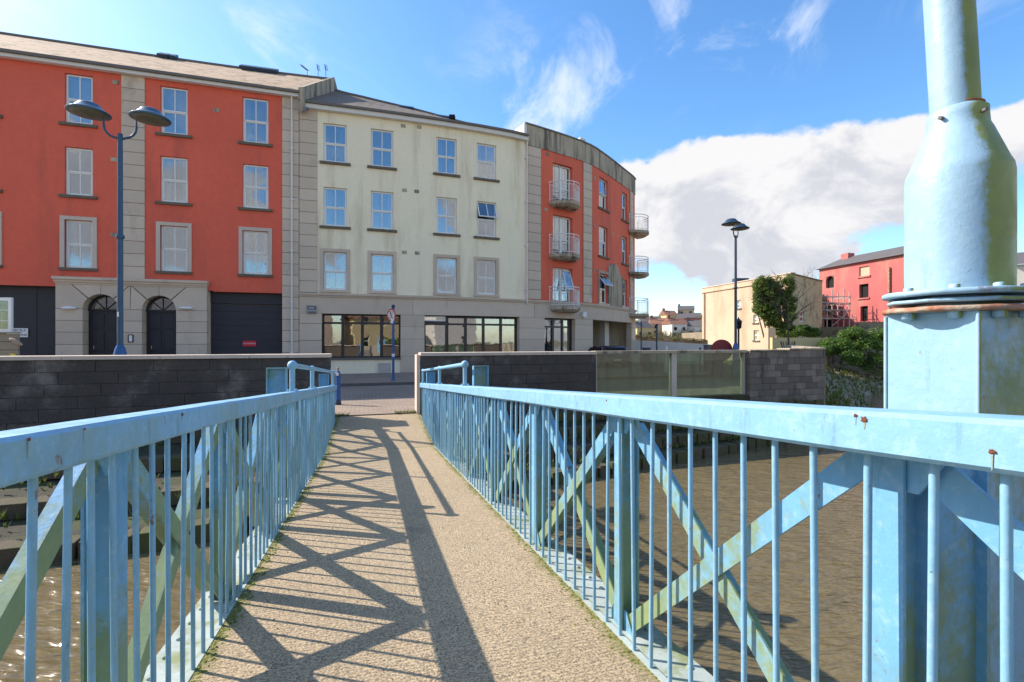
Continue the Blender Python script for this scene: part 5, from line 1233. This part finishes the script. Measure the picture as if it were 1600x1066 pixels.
rm_.add([f(-.2, -.25, 6.85), f(W3.w + .1, -.25, 6.85), f(W3.w + .1, 1.6, 7.85), f(1.1, 1.6, 7.85)], [(0, 1, 2, 3)]); rm_.add([f(-.2, -.25, 6.85), f(1.1, 1.6, 7.85), f(1.1, 5, 6.9), f(-.2, 5, 6.85)], [(0, 1, 2, 3)]); rm_.add([f(1.1, 1.6, 7.85), f(W3.w + .1, 1.6, 7.85), f(W3.w + .1, 6, 6.9), f(1.1, 6, 6.9)], [(0, 1, 2, 3)]); rm_.add([f(-.2, -.25, 6.84), f(W3.w + .1, -.25, 6.84), f(W3.w + .1, 0.02, 6.84), f(-.2, 0.02, 6.84)], [(0, 3, 2, 1)])
ro = mk('roof', rm_, HP, I4, 'slate'); mk('chimney', MB().box(-.35, .35, .9, 1.7, 7.2, 8.5, W3.M @ T3(W3.w - .4, 0, 0)), ro, I4, 'rubble'); mk('chimney', MB().box(-.4, .4, 1.2, 1.9, 7.4, 8.15, W3.M @ T3(1.6, 0, 0)), ro, I4, 'pink')
mk('rear_wall', MB().add([f(0, 0, .2), f(0, 6, .2), f(0, 6, 6.9), f(0, 0, 6.95)], [(0, 1, 2, 3)]).add([f(0, 6, .2), f(W3.w, 6, .2), f(W3.w, 6, 6.9), f(0, 6, 6.9)], [(0, 1, 2, 3)]), HP, I4, 'pink')
mk('drainpipe', MB().tube([(W3.x(1391), -.1, 1.2), (W3.x(1391), -.1, 6.0)], .09, 8), HP, W3.M, 'rusty')
# raised ground and ruined wing behind the scaffold
mb = MB(); tp = [(24.6, 41.5), (27.2, 37.2), (60, 36), (70, 70), (24.6, 70)]; n = len(tp); mb.add([(x, y, 1.15) for x, y in tp] + [(x, y, -1.9) for x, y in tp], [tuple(range(n))] + [(i, i + n, (i + 1) % n + n, (i + 1) % n) for i in range(n)]); mk('raised_ground', mb, None, I4, 'rubble', kind='structure')
RW = thing('ruined_wing', (25.8, 42.6, 1.15), 'roofless brick and stone ruin standing behind the scaffolding', 'ruin')
W5 = Flat((25.2, 42.6), (29.2, 44.5)); hh = [W5.hole(1290, 1299, 478, 492), W5.hole(1288, 1304, 500, 511)]
mk('front_wall', W5.wall(1.15, 3.6, hh), RW, W5.M, 'rubble'); [owin(RW, W5, h, 'void') for h in hh]
for i in range(26):
    xx = i * .17; block('brick', RW, W5.M @ Vector((xx + .1, .12, 3.6 + .09 + random.random() * .25 * (1 + math.sin(i * .7)))), (.16, .24, .2 + .4 * random.random()), math.atan2(W5.d.y, W5.d.x), random.choice(['brick', 'rubble']))
SF = thing('scaffolding', (25.4, 41, 1.15), 'galvanised tube scaffolding with boards against the pink house', 'scaffolding')
W6 = Flat((25.0, 40.4), (28.5, 41.3)); px_s = (1268.5, 1281, 1292, 1318, 1327)
for yy in (0, 1.1):
    for k, px in enumerate(px_s):
        x = W6.x(px); mk('standard', MB().tube([(x, yy, 1.1 if px > 1300 else 1.2), (x + .03, yy, (4.2 if px > 1300 else 3.9) + .3 * (k % 2))], .05, 6), SF, W6.M, 'steel')
for z in (1.9, 2.6, 3.2, 3.75):
    for yy in (0, 1.1): mk('ledger', MB().tube([(W6.x(1266), yy, z), (W6.x(1329), yy, z + .03)], .04, 6), SF, W6.M, 'steel')
    for px in px_s: mk('transom', MB().tube([(W6.x(px), -.15, z - .05), (W6.x(px), 1.25, z - .05)], .025, 5), SF, W6.M, 'steel')
for a, b_, z, z2 in ((1268, 1292, 1.3, 3.2), (1292, 1318, 2.6, 1.9), (1318, 1329, 2.0, 3.8), (1300, 1327, 1.3, 2.6)): mk('diagonal', MB().tube([(W6.x(a), -.05, z), (W6.x(b_), -.05, z2)], .03, 6), SF, W6.M, 'steel')
for z, a, b_ in ((3.23, 1268, 1318), (2.63, 1281, 1329), (1.93, 1268, 1300), (3.78, 1268, 1292), (1.93, 1305, 1329)):
    for k in range(3): mk('board', MB().box(W6.x(a), W6.x(b_), .1 + k * .3, .36 + k * .3, z, z + .05), SF, W6.M, 'plank')
lad = MB(); 
for s in (0, .35): lad.tube([(W6.x(1331) + s, -.4, 1.0), (W6.x(1331) + s + .25, .2, 2.3)], .03, 5)
for i in range(5): lad.tube([(W6.x(1331) + .05 * i, -.4 + .12 * i, 1.1 + .25 * i), (W6.x(1331) + .35 + .05 * i, -.4 + .12 * i, 1.1 + .25 * i)], .02, 5)
mk('ladder', lad, SF, W6.M, 'steel')
hwall('rubble_wall', [(26.6, 37.0), (31.6, 36.3)], 1.45, 1.5, -1.9, .5, 'rubble', 'broken rubble wall below the pink house above the laurel bush', 'wall')
hwall('low_wall', [(18.0, 33.4), (21.9, 33.6)], .24, .22, -1.9, .3, 'terrace', 'low yellow wall beneath the ivy building', 'wall')
hwall('gate_pier', [(18.35, 34.6), (18.95, 34.75)], .95, .95, -1.9, .4, 'beige', 'peach gate pier at the foot of the ivy', 'pier')
# white house at the right edge
HW = thing('house', (40.6, 38.5, -1.7), 'white house with a slate roof showing at the right edge of the view', 'building')
W7 = Flat((40.2, 38.7), (44, 36)); mk('front_wall', W7.wall(-1.7, 6.1), HW, W7.M, 'concwhite'); W8 = Flat((42.6, 46), (40.2, 38.7)); mk('side_wall', W8.wall(-1.7, 6.1), HW, W8.M, 'concwhite')
mb = MB(); mb.add([(39.9, 38.6, 6.1), (44.4, 35.5, 6.1), (46.5, 39, 7.6), (42.3, 42.5, 7.6)], [(0, 1, 2, 3)]); mb.add([(39.9, 38.6, 6.1), (42.3, 42.5, 7.6), (42.9, 46, 6.1)], [(0, 1, 2)]); mk('roof', mb, HW, I4, 'slate')

# ------------------------------------------------------------------ plants
iv = thing('ivy', (20.3, 36, -.4), 'dense green ivy hanging on the end of the peach building', 'ivy')
ivc = []
for i in range(210):
    u = random.random(); px = 1181 + 58 * u; lo = 486 + 44 * min(1, u * 1.8); py = random.uniform(438 - 3 * u, lo - 3); Y = 36.2 - .9 * u + random.uniform(-.3, .3)
    p = P(px, py, Y); ivc.append((tuple(p), (random.uniform(.22, .36), random.uniform(.35, .5), random.uniform(.25, .45))))
leaves('foliage', 40000, lump(ivc, 1.3, .25, .5, -.6), .14, 'ivy', iv)
st = MB()
for i in range(9): 
    px = 1188 + 5.5 * i; st.tube([P(px + 6, 528, 36), P(px + random.uniform(-4, 4), 490, 36), P(px + random.uniform(-8, 8), 445, 36.3)], [.06, .04, .02], 5)
mk('stems', st, iv, I4, 'bark')
lb = thing('laurel_bush', (24.3, 34.6, -1.8), 'large glossy green laurel bush spilling down the far river bank', 'bush')
lc = []
for i in range(80):
    u = random.random(); px = 1284 + 154 * u; top = 530 - 18 * min(1, u * 3.2) + 4 * math.sin(u * 17); bot = 545 + 26 * min(1, u * 2.3); py = random.uniform(top + 6, bot)
    lc.append((tuple(P(px, py, 33.0 - 1.2 * (py - top) / 50 + random.uniform(-.3, .8))), (random.uniform(.4, .75), .6, random.uniform(.3, .5))))
leaves('foliage', 30000, lump(lc, 1.3, .3, .5), .15, 'leaf', lb)
mk('stems', (lambda m_: [m_.tube([P(px, 575, 34.5), P(px + 4, 530, 35)], [.05, .02], 5) for px in range(1300, 1440, 14)] and m_)(MB()), lb, I4, 'bark')
sb = thing('shrub', (20.9, 34.6, -.2), 'small bright green shrub between the ivy and the scaffolding', 'bush')
leaves('foliage', 4000, lump([(tuple(P(px, 517 + 3 * math.sin(px), 34.8)), (.5, .5, .38)) for px in (1239, 1247, 1256, 1265, 1271)]), .14, 'leaf', sb)
mk('stems', (lambda m_: [m_.tube([P(px, 538, 34.8), P(px, 515, 34.8)], .03, 5) for px in (1244, 1254, 1264)] and m_)(MB()), sb, I4, 'bark')
def bare_tree(name, base, h, spread, label, seed, cat='tree', lv=5, r0=.06, trunkz=.55, group=None, par_mat='bark', lean=0):
    rnd = random.Random(seed); t = thing(name, base, label, cat, group); tr = MB(); cr = MB(); b0 = Vector(base)
    top = b0 + Vector((lean, 0, h * trunkz)); tr.tube([b0, b0.lerp(top, .5) + Vector((.03, 0, 0)), top], [r0, r0 * .85, r0 * .7], 8)
    def grow(p, d, l_, r_, lev):
        q = p + d * l_; m_ = p.lerp(q, .5) + Vector((rnd.uniform(-1, 1), rnd.uniform(-1, 1), rnd.uniform(-.3, .6))) * l_ * .10
        cr.tube([p, m_, q], [r_, r_ * .8, r_ * .55], 4 if lev < 3 else 5, cap=False)
        if lev <= 0: return
        for k in range(3 if lev > 2 else 2 + (rnd.random() < .4)):
            nd = (d + Vector((rnd.gauss(0, .55) * spread, rnd.gauss(0, .55) * spread, rnd.gauss(.12, .32)))).normalized(); grow(q if k else m_, nd, l_ * rnd.uniform(.6, .85), r_ * .58, lev - 1)
    for k in range(5):
        a = k * 1.3 + rnd.random(); grow(b0.lerp(top, .72 + .07 * k), Vector((math.cos(a) * spread, math.sin(a) * spread, .75)).normalized(), h * .17, r0 * .5, lv - 1)
    mk('trunk', tr, t, I4, par_mat); mk('branches', cr, t, I4, par_mat); return t
tx = (1231 - 800) / F * 24
bare_tree('bare_tree', (tx, 24, -1.66), 5.4, 1.0, 'leafless young street tree standing in the round guard before the ivy', 5, r0=.05, trunkz=.62)
tg = thing('tree_guard', (tx, 24, -1.66), 'low round iron guard of upright bars about the young tree', 'tree guard')
for i in range(14):
    a = i * 2 * math.pi / 14; x, y = tx + .24 * math.cos(a), 24 + .24 * math.sin(a); x2, y2 = tx + .33 * math.cos(a), 24 + .33 * math.sin(a); mk('bar', MB().tube([(x, y, -1.66), (x, y, -.35), (x2, y2, -.02)], .012, 5), tg, I4, 'ink')
mk('hoop', MB().tube([(tx + .25 * math.cos(k * .4), 24 + .25 * math.sin(k * .4), -.38) for k in range(17)], .014, 5), tg, I4, 'ink')
# grass tufts at the bridge head and rough plants on the stepped bank
def tufts(name, pts, hgt, mat='leaf', n=10, w_=.006):
    mb = MB()
    for c in pts:
        for k in range(n):
            a = random.random() * 6.28; l_ = hgt * random.uniform(.5, 1.2); d = Vector((math.cos(a), math.sin(a), 0)) * l_ * .5; s = Vector((-math.sin(a), math.cos(a), 0)) * w_
            mb.add([c - s, c + s, c + d + Vector((0, 0, l_))], [(0, 1, 2)])
    o = mk(name, mb, None, I4, mat, kind='stuff'); return o
gp_ = [BR(random.uniform(.55, 1.12), 11.35 + abs(random.gauss(0, .16)), 0) for _ in range(180)] + [BR(random.uniform(-.75, -.45), 11.2 + abs(random.gauss(0, .25)), 0) for _ in range(90)]
for p in gp_: p.z = ZS + .0
MT['grass'] = leafmat('yellow_green_grass', (.09, .13, .02), (.20, .21, .04))
tufts('grass', gp_, .035, 'grass', 8, .004)
bp = []
for i in range(1500):
    x = random.uniform(-1.6, 9.2) if random.random() < .75 else random.uniform(-10, -2.3); u, z = random.choice([(.2, -2.0), (.5, -2.31), (.8, -2.61)]); yq = Q(x); y = yq + (min(toeY(x), yq - .05) - yq) * (u + random.uniform(-.14, .12)); bp.append(Vector((x, y, z + .2 if random.random() < .3 else z)))
tufts('bank_weeds', bp, .11, 'grass', 7, .009)
bw = [Vector((c[0], c[1], c[2])) for c in []]
def weedy():
    t = random.random(); c = along(spts, t); off = Vector((1, -.85)).normalized() * (2.2 + 5 * t) * random.random() ** 1.5; out = off.length / (2.2 + 5 * t); return Vector((c.x + off.x - .2, c.y + off.y + .2, -1.62 - 1.5 * out ** .8))
tufts('shore_weeds', [weedy() for _ in range(1600)], .22, 'grass', 6, .03)
mb = MB()
for i in range(420):
    c = weedy(); r_ = random.uniform(.05, .22); st_ = [(r_ * random.uniform(.7, 1.2) * math.cos(k * 1.047), r_ * random.uniform(.7, 1.2) * math.sin(k * 1.047)) for k in range(6)]
    mb.add([c + Vector((x, y, -.02)) for x, y in st_] + [c + Vector((x * .6, y * .6, r_ * .6)) for x, y in st_], [(k, (k + 1) % 6, 6 + (k + 1) % 6, 6 + k) for k in range(6)] + [tuple(range(6, 12))])
mk('shore_stones', mb, None, I4, 'rubble', kind='stuff')
# ------------------------------------------------------------------ far hillside
mb = MB(); nx, ny = 50, 24
for j in range(ny + 1):
    for i in range(nx + 1):
        x = -60 + 420 * i / nx; y = 110 + 330 * j / ny; e = min(1, j / 8) * (6 + 10 * max(0, min(1, (x - 20) / 110)) + 2.5 * mnoise.noise(Vector((x * .02, y * .02, 1)))); mb.v.append((x, y, -1.7 + e))
for j in range(ny):
    for i in range(nx): a = j * (nx + 1) + i; mb.f.append((a, a + 1, a + nx + 2, a + nx + 1)); mb.sm.append(True)
hl = mk('hill', mb, None, I4, 'hill', kind='structure')
def hz(x, y):
    j = (y - 110) / 330 * ny; return -1.7 + min(1, j / 8) * (6 + 10 * max(0, min(1, (x - 20) / 110)) + 2.5 * mnoise.noise(Vector((x * .02, y * .02, 1))))
fh = [(1008, 150, 'terrace', 'slate', 'ochre house with a grey roof lowest on the far hill'), (1018, 185, 'concwhite', 'slate', 'white cottage left of centre on the far hill'), (1035, 160, 'beige', 'brick', 'peach cottage with a brown roof on the far hill'), (1050, 205, 'terrace', 'brick', 'yellow house with a brown roof high on the far hill'),
      (1062, 150, 'concwhite', 'brick', 'white house with a brown roof low on the far hill'), (1076, 175, 'pink', 'slate', 'pink house with a grey roof on the far hill'), (1088, 150, 'concwhite', 'slate', 'tall white house beside the peach building on the far hill'), (1072, 230, 'beige', 'slate', 'peach house highest on the far hill')]
for k, (px, Y, wmat, rmat, lab) in enumerate(fh):
    x = (px - 800) / F * Y; z = hz(x, Y) - .5; w_, d_, h_ = random.uniform(5, 8), 6, random.uniform(3, 4.5); t = thing('far_house', (x, Y, z), lab, 'house', 'houses on the far hill', random.uniform(-.5, .5)); M = WM[t.name]
    wb = MB(); wb.box(-w_ / 2, w_ / 2, 0, d_, 0, h_); mk('wall', wb, t, M, wmat)
    rb = MB(); o = .3; rb.add([(-w_ / 2 - o, -o, h_ - .05), (w_ / 2 + o, -o, h_ - .05), (w_ / 2 + o, d_ / 2, h_ + 2), (-w_ / 2 - o, d_ / 2, h_ + 2), (w_ / 2 + o, d_ + o, h_ - .05), (-w_ / 2 - o, d_ + o, h_ - .05)], [(0, 1, 2, 3), (3, 2, 4, 5), (0, 3, 5), (1, 4, 2)]); ro = mk('roof', rb, t, M, rmat); mk('chimney', MB().box(-w_ / 2, -w_ / 2 + .9, d_ / 2 - .4, d_ / 2 + .4, h_ + 1, h_ + 2.9), ro, M, rmat)
    for wx in (-.28, .28):
        for wz in ((.8, 2.0),) if h_ < 3.6 else ((.6, 1.6), (2.3, 3.3)): mk('window', MB().box(wx * w_ - .5, wx * w_ + .5, -.05, .0, *wz), t, M, 'dark')
for k, (px, Y) in enumerate([(1012, 120), (1030, 130), (1044, 118), (1058, 128), (1070, 140), (1083, 118), (1092, 125)]):
    x = (px - 800) / F * Y; bare_tree('bare_tree', (x, Y, hz(x, Y) - .3), 6.5 if k < 5 else 8.5, 1.1, ['leafless tree at the foot of the far hill, nearest the balconies', 'leafless tree second from the balconies on the far hill', 'short leafless tree in the middle of the far hill', 'leafless tree right of the middle on the far hill', 'leafless tree left of the tall white far house', 'tall leafless tree against the sky left of the peach building', 'tall leafless tree touching the peach building edge'][k], 20 + k, lv=4, r0=.16, trunkz=.3, group='leafless trees on the far hill')
wd = MB(); rr = random.Random(4)
for i in range(5200):
    Y = rr.uniform(112, 260); x = (rr.uniform(985, 1110) - 800) / F * Y; z = hz(x, Y); h_ = rr.uniform(.8, 2.6); a = rr.random() * 3; w_ = .10; c = Vector((x, Y, z)); s = Vector((math.cos(a), math.sin(a), 0)) * w_; tp = c + Vector((rr.gauss(0, .5), rr.gauss(0, .5), h_)); wd.add([c - s, c + s, tp], [(0, 1, 2)])
mk('winter_wood', wd, None, I4, 'dryleaf', kind='stuff')
solo('overhead_wire', MB().tube([Vector((9.9, 38, 1.8)), Vector((13.5, 42, 1.72)), Vector((18.1, 46, 2.35))], .018, 4), 'ink', (9.9, 38, 1.8), 'thin dark wire strung from the curved flats to the peach building', 'wire')
# ------------------------------------------------------------------ the near bank behind the camera (seen in the window glass)
flat('near_bank', [(-60, -30), (-60, -12.5), (2, -9.6), (60, 5), (60, -60), (-60, -60)], -1.64, 'pavers', thick=2)
mb = MB()
for k, (x0, w_, h_, mt, rt, lab) in enumerate([(-26, 12, 5.2, 'terrace', 'slate', 'yellow rendered house behind the camera, left one'), (-13, 14, 6.2, 'beige', 'brick', 'peach rendered house behind the camera, middle one'), (4, 13, 5.0, 'terrace', 'brick', 'yellow rendered house behind the camera, right one'), (22, 15, 7.0, 'concwhite', 'slate', 'white house behind the camera, far right')]):
    t = thing('rear_house', (x0 + w_ / 2, -24, -1.64), lab, 'house', 'houses across the near bank'); fl = Flat((x0 + w_, -23), (x0, -23)); hs = [(w_ * q - .5, w_ * q + .5, z, z + 1.3) for q in (.2, .5, .8) for z in (-.6, 2.2)]
    mk('front_wall', fl.wall(-1.64, h_ - 1.6, hs), t, fl.M, mt); [owin(t, fl, h) for h in hs]
    q = MB(); q.add([(x0 - .3, -22.7, h_ - 1.6), (x0 + w_ + .3, -22.7, h_ - 1.6), (x0 + w_ + .3, -27, h_ + 1.1), (x0 - .3, -27, h_ + 1.1), (x0 + w_ + .3, -31, h_ - 1.6), (x0 - .3, -31, h_ - 1.6)], [(0, 1, 2, 3), (3, 2, 4, 5), (0, 3, 5), (1, 4, 2)]); mk('roof', q, t, I4, rt)
    q = MB(); q.add([(x0, -23, -1.64), (x0, -30.5, -1.64), (x0, -30.5, h_ - 1.6), (x0, -23, h_ - 1.6)], [(0, 1, 2, 3)]).add([(x0 + w_, -23, -1.64), (x0 + w_, -30.5, -1.64), (x0 + w_, -30.5, h_ - 1.6), (x0 + w_, -23, h_ - 1.6)], [(0, 1, 2, 3)]); mk('side_wall', q, t, I4, mt)
for k, x in enumerate((-20, -12.5, 9)):
    hb = thing('hedge', (x, -15, -1.64), ['green hedge behind the camera, left', 'green hedge behind the camera, middle', 'green hedge behind the camera, right'][k], 'hedge', 'hedges on the near bank'); leaves('foliage', 2500, lump([((x + i * 1.0, -15, -.6), (.9, .8, 1.1)) for i in range(-2, 3)]), .3, 'leaf', hb)
